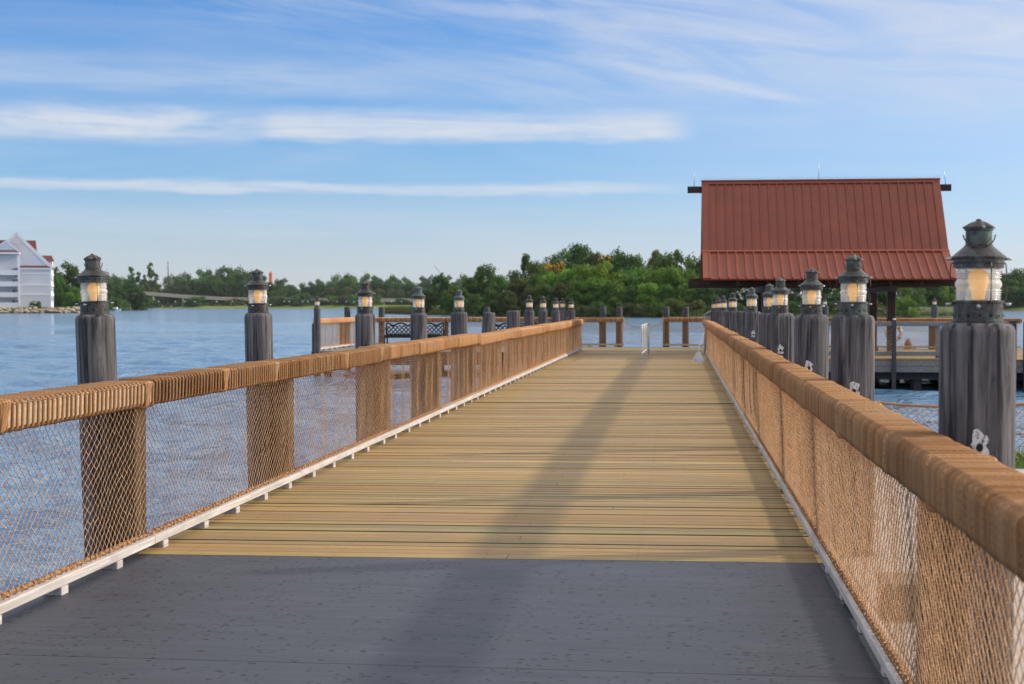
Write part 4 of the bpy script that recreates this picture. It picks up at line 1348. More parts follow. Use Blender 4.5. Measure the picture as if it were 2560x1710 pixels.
BANK = [(-330, 470), (-250, 428), (-215, 422), (bearing_x(150, 424), 424), (bearing_x(182, 432), 432), (bearing_x(194, 448), 448), (bearing_x(196, 485), 485), (bearing_x(200, 530), 530)]
land('hotel_bank', BANK, [(-560, 700), (-500, 700), (-440, 700), (-400, 700), (bearing_x(60, 690), 690), (bearing_x(90, 680), 680), (bearing_x(120, 670), 670), (bearing_x(150, 660), 660)], 0.9, M['soil'], 'grassy bank in front of the white hotel')

def rocks():
    mb = MB()
    pts = [(a, b_ + 0.3) for a, b_ in BANK[1:6]]
    for (a, b_) in zip(pts[:-1], pts[1:]):
        n = int(math.hypot(b_[0] - a[0], b_[1] - a[1]) / 0.42)
        for k in range(n * 2):
            t = RNG.random()
            x = a[0] + (b_[0] - a[0]) * t + RNG.normal(0, 0.4); y = a[1] + (b_[1] - a[1]) * t + RNG.uniform(-0.3, 2.2)
            s = RNG.uniform(0.35, 0.8)
            v = np.array([[1, 0, 0], [-1, 0, 0], [0, 1, 0], [0, -1, 0], [0, 0, 1], [0, 0, -1], [.7, .7, .4], [-.7, .7, .4], [.7, -.7, .4], [-.7, -.7, .4]], float)
            v = v * RNG.uniform(0.7, 1.2, (10, 1)) * s
            f = [[0, 6, 8], [1, 9, 7], [2, 7, 6], [3, 8, 9], [4, 8, 6], [4, 6, 7], [4, 7, 9], [4, 9, 8], [0, 2, 6], [2, 1, 7], [1, 3, 9], [3, 0, 8]]
            z = WZ + 0.2 + (y - (a[1] + (b_[1] - a[1]) * t)) * 0.55
            mb.add(v + [x, y, z], f, RNG.random())
    tag(mb.build('bank_rocks', M['rock']), 'pale boulders along the bank before the white hotel', 'rocks', None, 'stuff')
rocks()

# ------------------------------------------------------------------ trees
def crown_mesh(name, kind, nleaf, seed, leaf=0.05, mat='leaf_mid', flower=0.0):
    """unit-height crown (z 0..1, width about 1) of many small leaf faces gathered in clumps"""
    rg = np.random.default_rng(seed)
    C, R = [], []
    if kind == 'broad':
        for k in range(46):
            a = rg.uniform(0, 2 * PI); h = rg.uniform(0.06, 0.95)
            w = 0.46 * math.sin(PI * min(1, max(0.05, 0.16 + h * 0.8))) ** 0.65
            rr = w * math.sqrt(rg.random()) * 1.0
            C.append((rr * math.cos(a), rr * math.sin(a), h)); R.append(rg.uniform(0.09, 0.17))
    elif kind == 'oval':
        for k in range(30):
            a = rg.uniform(0, 2 * PI); h = rg.uniform(0.1, 0.97)
            w = 0.30 * math.sin(PI * (0.1 + 0.86 * h)) ** 0.7
            rr = w * math.sqrt(rg.random())
            C.append((rr * math.cos(a), rr * math.sin(a), h)); R.append(rg.uniform(0.06, 0.13))
    elif kind == 'conifer':
        for k in range(46):
            a = rg.uniform(0, 2 * PI); h = rg.uniform(0.08, 0.98)
            w = 0.25 * (1.02 - h) ** 0.8 + 0.01
            rr = w * rg.uniform(0.3, 1.0)
            C.append((rr * math.cos(a), rr * math.sin(a), h)); R.append(0.03 + 0.07 * (1 - h) * rg.uniform(0.6, 1.2))
    elif kind == 'bush':
        for k in range(26):
            a = rg.uniform(0, 2 * PI); h = rg.uniform(0.02, 0.8)
            w = 0.62 * math.cos(h * 1.25) ** 0.7
            rr = w * math.sqrt(rg.random())
            C.append((rr * math.cos(a), rr * math.sin(a), h)); R.append(rg.uniform(0.12, 0.22))
    elif kind == 'palm':
        pass
    mb = MB()
    V, T = [], []
    if kind == 'palm':
        for k in range(30):
            a = rg.uniform(0, 2 * PI); el = rg.uniform(-0.5, 1.2)
            d = np.array([math.cos(a) * math.cos(el), math.sin(a) * math.cos(el), math.sin(el)])
            L = rg.uniform(0.35, 0.5)
            side = np.cross(d, [0, 0, 1]); side /= np.linalg.norm(side)
            for j in range(14):
                t0 = j / 14; p = np.array([0, 0, 0.55]) + d * L * t0 + np.array([0, 0, -0.28 * t0 * t0])
                for sg in (1, -1):
                    q = p + side * sg * 0.10 * (1.1 - t0) + d * 0.06 + np.array([0, 0, -0.05])
                    V += [p, p + d * 0.03, q]; T += [rg.random()] * 3
        V = np.array(V); n = len(V) // 3
        mb.add(V, np.arange(3 * n).reshape(-1, 3), T)
        fl = np.zeros(len(V))
    else:
        C = np.array(C); R = np.array(R)
        pk = R ** 2 / (R ** 2).sum()
        idx = rg.choice(len(C), nleaf, p=pk)
        d = rg.normal(0, 1, (nleaf, 3)); d /= np.linalg.norm(d, axis=1)[:, None]
        rad = R[idx] * rg.uniform(0.4, 1.05, nleaf) ** 0.7 * np.where(rg.random(nleaf) < 0.16, rg.uniform(1.0, 1.55, nleaf), 1.0)
        P = C[idx] + d * rad[:, None] * np.array([1.15, 1.15, 0.85])
        nr = d + rg.normal(0, 0.55, (nleaf, 3)) + np.array([0, 0, 0.35]); nr /= np.linalg.norm(nr, axis=1)[:, None]
        t1 = np.cross(nr, rg.normal(0, 1, (nleaf, 3))); t1 /= np.linalg.norm(t1, axis=1)[:, None]
        t2 = np.cross(nr, t1)
        s = leaf * rg.uniform(0.6, 1.35, nleaf)[:, None]
        Q = np.stack([P - t1 * s, P + t2 * s * 0.55 + nr * s * 0.15, P + t1 * s, P - t2 * s * 0.55 + nr * s * 0.15], 1)
        ct = rg.random(len(C))
        tone = np.clip(0.55 * ct[idx] + 0.45 * rg.random(nleaf), 0, 1)
        mb.add(Q.reshape(-1, 3), np.arange(4 * nleaf).reshape(-1, 4), np.repeat(tone, 4))
        fm = (ct[idx] < flower) & (P[:, 2] > 0.55) & (rg.random(nleaf) < 0.75)
        fl = np.repeat(fm.astype(float), 4)
    o = mb.build(name, M[mat])
    if flower > 0:
        a = o.data.attributes.new('flower', 'FLOAT', 'POINT'); a.data.foreach_set('value', fl.astype(np.float32))
    me = o.data
    bpy.data.objects.remove(o)
    return me

def trunk_mesh(seed, h=0.5, r=0.02, limbs=6):
    rg = np.random.default_rng(seed)
    mb = MB()
    z = np.linspace(-0.05, h, 6)
    mb.tube(np.stack([0.02 * np.sin(z * 5 + seed), 0.02 * np.cos(z * 4 + seed) - 0.02, z], 1), r * np.linspace(1.25, 0.6, 6), 7)
    for k in range(limbs):
        a = rg.uniform(0, 2 * PI); z0 = rg.uniform(0.3, 1.0) * h; L = rg.uniform(0.15, 0.32)
        p = np.array([0, 0, z0]); d = np.array([math.cos(a), math.sin(a), 0.9])
        mb.tube([p, p + d * L * 0.5, p + d * L + np.array([0, 0, 0.05])], [r * 0.5, r * 0.35, r * 0.15], 5)
    o = mb.build('trunk', M['bark']); me = o.data; bpy.data.objects.remove(o)
    return me

CR = {}
for kind, nl, lf in (('broad', 7000, 0.028), ('oval', 3200, 0.030), ('conifer', 2600, 0.026), ('bush', 2600, 0.042)):
    for v in range(3):
        CR[kind, v] = crown_mesh('crown', kind, nl, 100 + v * 7 + len(kind), lf)
CR['palm', 0] = crown_mesh('crown', 'palm', 0, 5)
CR['flower', 0] = crown_mesh('crown', 'broad', 7000, 55, 0.028, 'leaf_flower', 0.38)
TRK = [trunk_mesh(s) for s in (1, 2, 3)]
TRK_TALL = trunk_mesh(9, 0.62, 0.016, 0)
_tc = [0]
KLAB = {}
def tree(x, y, z0, h, w, kind, mat, label, group, cat='tree', name='tree', trunk=True):
    _tc[0] += 1
    i = _tc[0]
    r = tag(empty(name, (x, y, z0), RNG.uniform(0, 6.28)), label, cat, group)
    v = i % 3
    me = CR[(kind, v)] if (kind, v) in CR else CR[(kind, 0)]
    c = bpy.data.objects.new('crown' if cat == 'tree' else 'foliage', me)
    COL.objects.link(c); c.parent = r
    c.scale = (w, w, h)
    if kind != 'flower':
        c.material_slots[0].link = 'OBJECT'; c.material_slots[0].material = M[mat]
    if trunk:
        t = bpy.data.objects.new('trunk', TRK_TALL if kind == 'palm' else TRK[v])
        COL.objects.link(t); t.parent = r; t.scale = (h, h, h)
    return r

# island: (pixel bearing, pixel top, range, width factor, kind, foliage)
def island_trees():
    LB = {'leaf_mid': 'mid green tree in the wood on the island', 'leaf_bright': 'bright green sunlit tree in the wood on the island', 'leaf_dark': 'dark green tree in the wood on the island',
          'leaf_olive': 'olive brown tree in the wood on the island'}
    G = 'trees of the island wood'
    spec = [(1009, 621, 330, 0.75, 'oval', 'leaf_dark'), (975, 668, 330, 1.0, 'broad', 'leaf_mid'), (1040, 655, 325, 0.9, 'broad', 'leaf_mid'), (1080, 640, 318, 0.8, 'broad', 'leaf_dark'), (1118, 611, 320, 0.72, 'broad', 'leaf_dark'),
            (1098, 615, 335, 0.5, 'oval', 'leaf_mid'), (1150, 636, 318, 0.8, 'broad', 'leaf_mid'), (1178, 625, 330, 0.8, 'broad', 'leaf_dark'), (1208, 588, 338, 0.5, 'oval', 'leaf_dark'), (1232, 606, 330, 0.7, 'broad', 'leaf_mid'),
            (1262, 594, 340, 0.7, 'flower', 'leaf_flower'), (1290, 576, 345, 0.7, 'broad', 'leaf_dark'), (1330, 568, 350, 0.75, 'broad', 'leaf_dark'), (1362, 575, 345, 0.6, 'oval', 'leaf_olive'), (1395, 578, 345, 0.8, 'flower', 'leaf_flower'),
            (1430, 588, 340, 0.8, 'broad', 'leaf_dark'), (1460, 592, 340, 0.8, 'broad', 'leaf_dark'), (1500, 580, 345, 0.6, 'oval', 'leaf_olive'), (1525, 588, 335, 0.7, 'broad', 'leaf_mid'), (1552, 570, 335, 0.45, 'oval', 'leaf_dark'), (1585, 590, 330, 0.7, 'broad', 'leaf_mid'),
            (1615, 596, 330, 0.8, 'broad', 'leaf_dark'),
            # middle row
            (1060, 662, 308, 0.9, 'broad', 'leaf_mid'), (1130, 650, 306, 0.9, 'broad', 'leaf_dark'), (1190, 640, 308, 0.9, 'broad', 'leaf_olive'), (1225, 632, 306, 0.8, 'broad', 'leaf_mid'), (1262, 628, 310, 0.9, 'broad', 'leaf_bright'),
            (1300, 622, 310, 0.9, 'broad', 'leaf_bright'), (1340, 612, 308, 0.9, 'broad', 'leaf_bright'), (1385, 604, 306, 0.95, 'broad', 'leaf_bright'), (1428, 622, 308, 0.9, 'broad', 'leaf_mid'), (1465, 618, 312, 0.9, 'broad', 'leaf_bright'),
            (1500, 620, 308, 0.9, 'broad', 'leaf_bright'), (1540, 618, 306, 0.9, 'broad', 'leaf_bright'), (1575, 622, 308, 0.9, 'broad', 'leaf_bright'), (1605, 630, 308, 0.9, 'broad', 'leaf_mid'),
            # front row
            (1090, 676, 297, 1.0, 'broad', 'leaf_dark'), (1160, 668, 296, 1.1, 'broad', 'leaf_olive'), (1215, 660, 294, 0.9, 'broad', 'leaf_olive'), (1248, 655, 294, 1.0, 'broad', 'leaf_mid'), (1282, 650, 293, 0.9, 'broad', 'leaf_olive'),
            (1318, 645, 294, 1.0, 'broad', 'leaf_mid'), (1360, 640, 294, 1.0, 'broad', 'leaf_bright'), (1405, 650, 293, 1.1, 'broad', 'leaf_mid'), (1445, 655, 294, 1.0, 'broad', 'leaf_dark'), (1490, 652, 293, 1.1, 'broad', 'leaf_bright'),
            (1530, 655, 292, 1.0, 'broad', 'leaf_mid'), (1570, 650, 292, 1.1, 'broad', 'leaf_mid'), (1610, 650, 292, 1.0, 'broad', 'leaf_dark'),
            # right part, behind the pavilion
            (1650, 640, 300, 1.0, 'broad', 'leaf_dark'), (1690, 632, 305, 1.0, 'broad', 'leaf_dark'), (1730, 636, 300, 1.0, 'broad', 'leaf_mid'), (1775, 630, 305, 1.0, 'broad', 'leaf_dark'), (1820, 634, 300, 1.0, 'broad', 'leaf_dark'),
            (1865, 630, 305, 1.0, 'broad', 'leaf_mid'), (1910, 632, 302, 1.0, 'broad', 'leaf_dark'), (1955, 628, 306, 1.0, 'broad', 'leaf_mid'), (2000, 634, 304, 1.0, 'broad', 'leaf_dark'), (2045, 628, 306, 1.0, 'broad', 'leaf_mid'),
            (2090, 636, 318, 1.0, 'broad', 'leaf_dark'), (2125, 640, 325, 1.0, 'broad', 'leaf_dark'), (2160, 644, 330, 1.0, 'broad', 'leaf_mid')]
    for px, py, y, wf, kind, mat in spec:
        x = bearing_x(px, y); zt = top_z(py, px, y); z0 = 0.2
        h = zt - z0
        lb = 'flowering tree with orange-yellow blossom patches, %s the crest of the island wood' % ('left of' if px < 1300 else 'on') if kind == 'flower' else LB[mat]
        if (px, py) == (1552, 570): lb = 'slim dark tree standing up over the wood just left of the red roof'
        if (px, py) == (1009, 621): lb = 'slim dark tree at the left tip of the island, below the boom'
        if (px, py) == (1118, 611): lb = 'bushy dark tree rising left of the island crest'
        if (px, py) == (1385, 604): lb = 'large bright green drooping tree in the middle of the island wood'
        tree(x, y, z0, h, h * wf * 0.95, kind, mat, lb, G)
    # low shrubs along the waterline
    k = 0
    for px in np.arange(1070, 2180, 26):
        y = 287 + RNG.uniform(0, 4) + (max(0, 1250 - px) * 0.12) + max(0, px - 1950) * 0.06
        bx = bearing_x(px + RNG.normal(0, 6), y)
        h = RNG.uniform(1.8, 3.6) if px < 2000 else RNG.uniform(1.2, 2.4)
        mat = RNG.choice(['leaf_olive', 'leaf_dark', 'leaf_mid', 'leaf_olive'])
        if 1985 < px < 2070: h, mat = 2.6, 'leaf_olive'
        lb = {'leaf_olive': 'low olive brown shrub at the island waterline', 'leaf_dark': 'low dark green shrub at the island waterline', 'leaf_mid': 'low mid green shrub at the island waterline'}[str(mat)]
        tree(bx, y, -0.5, h, h * 1.15, 'bush', str(mat), lb, 'shrubs at the island waterline', 'shrub', 'shrub', trunk=False)
    y = 289
    tree(bearing_x(2068, y), y, -0.3, top_z(668, 2068, y) + 0.3, 4.2, 'bush', 'leaf_bright', 'bright yellow-green bush seen right of the pavilion columns', 'shrubs at the island waterline', 'shrub', 'shrub', trunk=False)
    tree(bearing_x(1122, 312), 312, -0.3, 2.6, 2.0, 'bush', 'leaf_olive', 'small round pale bush at the foot of the island wood, left side', 'shrubs at the island waterline', 'shrub', 'shrub', trunk=False)
island_trees()

def reeds():
    mb = MB()
    pts = [(-84, 418), (-62, 362), (-40, 320), (-22, 293), (3, 285), (30, 286), (52, 292)]
    Ps = []
    for (a, b_) in zip(pts[:-1], pts[1:]):
        L = math.hypot(b_[0] - a[0], b_[1] - a[1])
        n = int(L * 85)
        t = RNG.random(n)
        x = a[0] + (b_[0] - a[0]) * t + RNG.normal(0, 0.5, n); y = a[1] + (b_[1] - a[1]) * t + RNG.uniform(-0.5, 3.5, n)
        hh = RNG.uniform(0.8, 2.0, n) * (1.15 if a[0] < -40 else 0.75)
        Ps.append(np.stack([x, y, hh], 1))
    A = np.concatenate(Ps); n = len(A)
    a = RNG.uniform(0, PI, n); w = 0.09
    P = np.stack([A[:, 0], A[:, 1], np.full(n, WZ)], 1)
    d = np.stack([np.cos(a) * w, np.sin(a) * w * 0.4, np.zeros(n)], 1)
    tip = P + np.stack([RNG.normal(0, 0.25, n), RNG.normal(0, 0.2, n), A[:, 2]], 1)
    mb.add(np.stack([P - d, P + d, tip], 1).reshape(-1, 3), np.arange(3 * n).reshape(-1, 3), np.repeat(RNG.random(n), 3))
    tag(mb.build('reeds', M['reed']), 'dark green reeds fringing the island shore', 'reeds', None, 'stuff')
reeds()

def far_trees():
    prof = [(130, 640), (165, 640), (205, 625), (250, 626), (300, 640), (360, 640), (420, 628), (470, 618), (520, 612), (560, 615), (610, 632), (650, 640), (690, 650), (740, 635), (780, 632), (820, 628), (860, 628), (900, 634), (950, 632), (1000, 634), (1060, 634), (1110, 640)]
    pxs = np.array([p[0] for p in prof], float); pys = np.array([p[1] for p in prof], float)
    G = 'trees of the far treeline'
    px = 235.0
    while px < 1100:
        for row, (yy, dp, mats) in enumerate(((1125, 2, ('leaf_dark', 'leaf_mid')), (1085, 16, ('leaf_dark', 'leaf_dark', 'leaf_mid')), (1058, 30, ('leaf_mid', 'leaf_olive', 'leaf_dark')))):
            p = px + RNG.normal(0, 6) + row * 7
            py = np.interp(p, pxs, pys) + dp + RNG.normal(0, 3.0)
            x = bearing_x(p, yy); z0 = 0.5
            h = top_z(py, p, yy) - z0
            mat = mats[int(RNG.integers(len(mats)))]
            lb = {'leaf_dark': 'dark green tree in the treeline across the lake', 'leaf_mid': 'mid green tree in the treeline across the lake', 'leaf_olive': 'olive green tree in the treeline across the lake'}[mat]
            tree(x, yy, z0, h, h * RNG.uniform(0.75, 1.05) * (0.8 + 0.12 * row), 'broad', mat, lb, G)
        px += 25
    for p, py in ((300, 606), (318, 622), (345, 600), (358, 622), (332, 628)):
        yy = 1095; x = bearing_x(p, yy); h = top_z(py, p, yy) - 0.5
        tree(x, yy, 0.5, h, h * 0.9, 'conifer', 'leaf_mid', {300: 'feathery conifer left of the tallest one across the lake', 345: 'tallest feathery conifer above the treeline across the lake'}.get(p, 'short conifer in the treeline across the lake'), 'conifers of the far treeline')
    # shore bushes
    px = 340.0
    while px < 1000:
        yy = 1034; p = px + RNG.normal(0, 8)
        h = RNG.uniform(3.5, 7.0)
        if 590 < p < 715 or 765 < p < 860 or 430 < p < 470 or p > 945: h = RNG.uniform(7.0, 12.0)
        mat = str(RNG.choice(['leaf_olive', 'leaf_mid', 'leaf_dark']))
        lb = {'leaf_olive': 'olive bush on the far lake shore', 'leaf_mid': 'mid green bush on the far lake shore', 'leaf_dark': 'dark bush on the far lake shore'}[mat]
        tree(bearing_x(p, yy), yy, 0.2, h, h * 1.3, 'bush', mat, lb, 'bushes on the far shore', 'shrub', 'shrub', trunk=False)
        px += 21
    # trees next to the hotel
    for p, py, yy, wf, kind, mat, lb in ((122, 573, 500, 0.5, 'palm', 'leaf_mid', 'tall palm just behind the right corner of the white hotel'), (140, 640, 505, 0.9, 'broad', 'leaf_mid', 'green tree right against the white hotel'),
                                         (156, 604, 510, 0.75, 'broad', 'leaf_mid', 'tallest broad tree right of the white hotel'), (180, 630, 515, 0.9, 'broad', 'leaf_dark', 'dark tree behind the nearest left lantern, left part'),
                                         (205, 632, 545, 0.9, 'broad', 'leaf_mid', 'mid green tree hidden behind the nearest left lantern'), (170, 660, 500, 1.0, 'broad', 'leaf_bright', 'bright green tree beside the white hotel lawn'),
                                         (235, 640, 596, 0.9, 'broad', 'leaf_dark', 'dark tree just right of the nearest left lantern'), (200, 668, 536, 1.0, 'broad', 'leaf_dark', 'low dark tree behind the nearest left lantern'),
                                         (268, 655, 640, 1.1, 'broad', 'leaf_dark', 'round dark tree at the left end of the concrete beam'), (300, 652, 650, 1.2, 'broad', 'leaf_dark', 'big round dark tree hiding the left end of the concrete beam'),
                                         (320, 668, 645, 1.0, 'broad', 'leaf_dark', 'low round dark tree under the left end of the concrete beam'), (250, 672, 622, 1.0, 'broad', 'leaf_dark', 'low dark tree by the small white boat')):
        x = bearing_x(p, yy); z0 = 0.3
        h = top_z(py, p, yy) - z0
        tree(x, yy, z0, h, h * wf, kind, mat, lb, 'trees beside the hotel')
    x = bearing_x(86, 430); tree(x, 428.5, 0.5, top_z(695, 86, 430) + 0.4 + 0.4, 2.8, 'bush', 'leaf_dark', 'small dark bush on the bank before the white hotel', None, 'shrub', 'shrub', trunk=False)
    # right shore
    for px in np.arange(2140, 2400, 17):
        for row, (yy, dp) in enumerate(((690, 0), (655, 14), (635, 34))):
            p = px + RNG.normal(0, 5)
            x = bearing_x(p, yy); h = top_z(628 + dp + RNG.normal(0, 4), p, yy) - 0.6
            mat = str(RNG.choice(['leaf_mid', 'leaf_dark', 'leaf_mid']))
            tree(x, yy, 0.4, h, h * RNG.uniform(0.75, 1.0), 'broad', mat, 'mid green tree on the far right shore' if mat == 'leaf_mid' else 'dark green tree on the far right shore', 'trees on the far right shore')
far_trees()

# a wooded point of land right of the hotel
PT = [(182, 492), (205, 530), (235, 575), (262, 618), (292, 640), (320, 655), (338, 680)]
land('wooded_point', [(bearing_x(p, y), y) for p, y in PT], [(bearing_x(p, y) - 60, y + 18) for p, y in PT], 0.5, M['soil'], 'low shore of the wooded point right of the hotel')
def point_shrubs():
    P = np.array(PT, float)
    for p in np.arange(186, 338, 11):
        y = np.interp(p, P[:, 0], P[:, 1]) + 2
        h = RNG.uniform(3.0, 6.5)
        mat = ('leaf_dark', 'leaf_mid', 'leaf_dark')[int(p) % 3]
        tree(bearing_x(p, y), y, -0.6, h, h * 1.3, 'bush', mat, 'dark shrub on the wooded point right of the hotel' if mat == 'leaf_dark' else 'mid green shrub on the wooded point right of the hotel', 'shrubs on the wooded point', 'shrub', 'shrub', trunk=False)
point_shrubs()

# ------------------------------------------------------------------ far buildings and structures
def hotel():
    y0 = 440.0
    r = tag(empty('hotel_building', (bearing_x(80, y0), y0, 0.9)), 'white four-storey hotel with steep gables and red roofs at the left edge', 'building')
    ox = r.location.x
    r.rotation_euler = (0, 0, math.radians(21.5))
    X = lambda px, y=y0: (bearing_x(px, y) - ox) * 0.925
    Zp = lambda py, px=80: top_z(py, px, y0) - 0.9
    xl, xr = X(-37), X(117)
    xa = X(39.7)
    ze, za = Zp(611), Zp(536)
    dep = 22.0
    # gabled main block
    mb = MB()
    vs = [(xl, 0, 0), (xr, 0, 0), (xr, 0, ze), (xa, 0, za), (xl, 0, ze)]
    vs += [(a, dep, c) for a, b_, c in vs]
    mb.add(vs, [[0, 1, 2, 3, 4], [9, 8, 7, 6, 5], [0, 5, 6, 1], [1, 6, 7, 2], [4, 9, 5, 0]])
    mb.build('wall', M['white_wall'], r)
    mb = MB()
    for s_, xe in ((1, xr + 0.5), (-1, xl - 0.5)):
        t = (xe - xa) / ((xr if s_ > 0 else xl) - xa)
        zz = za + (ze - za) * t
        mb.obox((xa, 0.6, za + 0.25), (xa, dep, za + 0.25), 0.05, 0.05)
        mb.add([(xa, 0.35, za + 0.3), (xe, 0.35, zz + 0.3), (xe, dep, zz + 0.3), (xa, dep, za + 0.3), (xa, 0.35, za), (xe, 0.35, zz), (xe, dep, zz), (xa, dep, za)],
               [[0, 1, 2, 3], [4, 7, 6, 5], [0, 4, 5, 1], [1, 5, 6, 2], [2, 6, 7, 3]])
    rf = mb.build('roof', M['red_shingle'], r)
    mb = MB()   # cross roof behind the gable
    zt = Zp(549); zb_ = Zp(574)
    mb.add([(X(-60), 8, zt), (X(80.5), 8, zt), (X(82), 3.2, zb_), (X(-60), 3.2, zb_), (X(-60), 13, zb_), (X(82), 13, zb_), (X(-60), 8, zt - 5), (X(80.5), 8, zt - 5)], [[0, 1, 2, 3], [0, 4, 5, 1], [2, 1, 5]])
    mb.build('cross_roof', M['red_shingle'], rf)
    mb = MB()
    zt, zb_ = Zp(583), Zp(596)
    mb.add([(X(85), 12, zt), (X(116), 12, zt), (X(121), 8, zb_), (X(85), 8, zb_), (X(121), 16, zb_), (X(85), 16, zb_)], [[0, 1, 2, 3], [0, 5, 4, 1], [1, 4, 2]])
    mb.build('rear_roof', M['red_shingle'], rf)
    mb = MB(); mb.box(X(90), X(118), 8.5, 15, Zp(640), zb_ - 0.02); mb.build('rear_wall', M['white_wall'], r)
    # bargeboards, bands and red pent strip
    mb = MB()
    for xe, zz in ((xr + 0.3, ze - 0.3), (xl - 0.3, ze - 0.3)):
        mb.obox((xa, -0.12, za + 0.15), (xe, -0.12, zz), 0.5, 0.8, up=(0, 1, 0)) if False else mb.obox((xa, -0.15, za), (xe, -0.15, zz), 0.3, 0.9)
    xq = lambda z: (z - ze) / (za - ze)
    for py in (550, 556):
        z = Zp(py); t = xq(z)
        mb.box(xa - (xa - xl) * (1 - t), xa + (xr - xa) * (1 - t), -0.12, -0.003, z - 0.25, z + 0.25, ax='x')
    for py in (627.5, 653.5, 675.5):
        mb.box(X(45), xr + 0.05, -0.14, -0.003, Zp(py) - 0.22, Zp(py) + 0.22, ax='x')
        mb.box(xr + 0.003, xr + 0.14, 0.0, dep, Zp(py) - 0.22, Zp(py) + 0.22)
    mb.box(X(44), xr + 0.6, -0.6, -0.003, ze - 1.0, ze - 0.35, ax='x')
    mb.box(xr - 0.4, xr + 0.06, -0.09, -0.0035, 0, ze - 1.2, ax='z')
    mb.build('trim', M['white_trim'], r)
    mb = MB(); mb.add([(X(44), -0.004, ze + 0.25), (xr - 0.6, -0.004, ze + 0.25), (xr + 0.2, -0.7, ze - 0.34), (X(44), -0.7, ze - 0.34)], [[0, 3, 2, 1]]); mb.build('pent_roof', M['red_shingle'], r)
    # side windows towards the lake end
    for k, py in enumerate((641, 664, 688)):
        mb = MB(); z = Zp(py)
        for yy in (3, 8, 13, 18): mb.box(xr + 0.003, xr + 0.05, yy - 0.8, yy + 0.8, z - 0.4, z + 1.2)
        mb.build('window', M['shade_wall'], r)
    # balcony tower standing forward of the gable
    tx0, tx1, ty = X(-35), X(45), -4.4
    zt = Zp(584)
    fl = [Zp(704), Zp(678), Zp(654), Zp(630.5), Zp(607) - 0.2]
    mb = MB(); mb.box(tx0, tx1 - 0.3, -0.9, -0.005, 0, zt - 0.2); mb.build('balcony_back', M['white_wall'], r)
    for z in (Zp(699), Zp(675), Zp(652), Zp(627)):
        mb = MB()
        mb.box(tx1 - 0.95, tx1 - 0.003, ty + 0.1, -0.91, z - 1.0, z + 1.6)
        mb.box(X(31), X(38), -0.96, -0.905, z - 0.3, z + 1.5)
        mb.build('balcony_door', M['shade_wall'], r)
    mb = MB()
    mb.box(tx1 - 0.05, tx1 + 0.45, ty - 0.05, ty + 0.45, 0, zt, ax='z')
    mb.box(X(-3) - 0.2, X(-3) + 0.2, ty - 0.05, ty + 0.35, 0, zt, ax='z')
    mb.build('balcony_post', M['white_trim'], r)
    for z in (Zp(703) + 0.1, Zp(679), Zp(654.5), Zp(629)):
        mb = MB()
        mb.box(tx0, tx1 + 0.2, ty, -0.92, z - 0.35, z + 0.0)
        mb.box(tx0, tx1 - 0.06, ty + 0.02, ty + 0.12, z + 0.003, z + 1.15, ax='x')
        mb.build('balcony', M['white_trim'], r)
    mb = MB(); mb.box(tx0, tx1 + 0.6, ty - 0.5, -0.7, zt, zt + 0.55); mb.build('cornice', M['white_trim'], r)
    zg = Zp(560); xg = X(19)
    mb = MB()
    mb.add([(X(-12), ty + 0.3, zt + 1.0), (X(46), ty + 0.3, zt + 1.0), (xg, ty + 0.3, zg + 0.6)], [[0, 1, 2]])
    mb.build('small_gable', M['white_wall'], r)
    mb = MB()
    mb.obox((xg, ty + 0.1, zg + 0.7), (X(47), ty + 0.1, zt + 0.8), 0.3, 0.5); mb.obox((xg, ty + 0.1, zg + 0.7), (X(-14), ty + 0.1, zt + 0.8), 0.3, 0.5)
    for py in (572, 567): 
        f = (Zp(py) - zt - 1) / (zg - zt - 0.4)
        mb.box(X(-12) + (xg - X(-12)) * f, X(46) - (X(46) - xg) * f, ty + 0.12, ty + 0.295, Zp(py) - 0.15, Zp(py) + 0.15, ax='x')
    mb.build('gable_trim', M['white_trim'], r)
    mb = MB()
    mb.add([(X(-12), ty - 0.5, zt + 0.56), (X(46), ty - 0.5, zt + 0.56), (X(46), ty + 0.3, zt + 1.1), (X(-12), ty + 0.3, zt + 1.1)], [[0, 1, 2, 3]])
    mb.add([(xg, ty + 0.3, zg + 0.7), (X(46), ty + 0.3, zt + 1.0), (X(46), 0.3, zt + 1.0), (xg, 0.3, zg + 0.7)], [[0, 1, 2, 3]])
    mb.add([(xg, ty + 0.3, zg + 0.7), (xg, 0.3, zg + 0.7), (X(-12), 0.3, zt + 1.0), (X(-12), ty + 0.3, zt + 1.0)], [[0, 1, 2, 3]])
    mb.build('tower_roof', M['red_shingle'], r)
hotel()

def beamway():
    r = tag(empty('elevated_beam', (bearing_x(560, 1046), 1046, 0)), 'beige concrete elevated track crossing before the far treeline', 'elevated track')
    ox, oy = r.location.x, r.location.y
    path = [(p, q, 1046 + 0.01 * (p - 560)) for p, q in ((296, 670), (340, 673), (420, 679.5), (500, 684), (585, 686.5), (700, 687.5), (800, 688), (960, 688), (1010, 688))]
    mb = MB()
    P = [np.array([bearing_x(p, y) - ox, y - oy, top_z(py, p, y)]) for p, py, y in path]
    for a, b_ in zip(P[:-1], P[1:]): mb.obox(a, b_, 1.6, 2.5)
    mb.build('track', M['beige_beam'], r)
    for p, py, y in ((420, 680, 1045), (352, 676, 1044), (530, 685, 1046), (640, 687, 1047), (760, 688, 1048), (880, 688, 1049)):
        mb = MB(); x = bearing_x(p, y) - ox
        mb.lathe([(1.1, -1.2), (0.8, 3.0), (0.8, top_z(py, p, y) - 1.0), (1.5, top_z(py, p, y) - 0.4)], 10, (x, y - oy, 0)); mb.build('pillar', M['beige_beam'], r)
beamway()

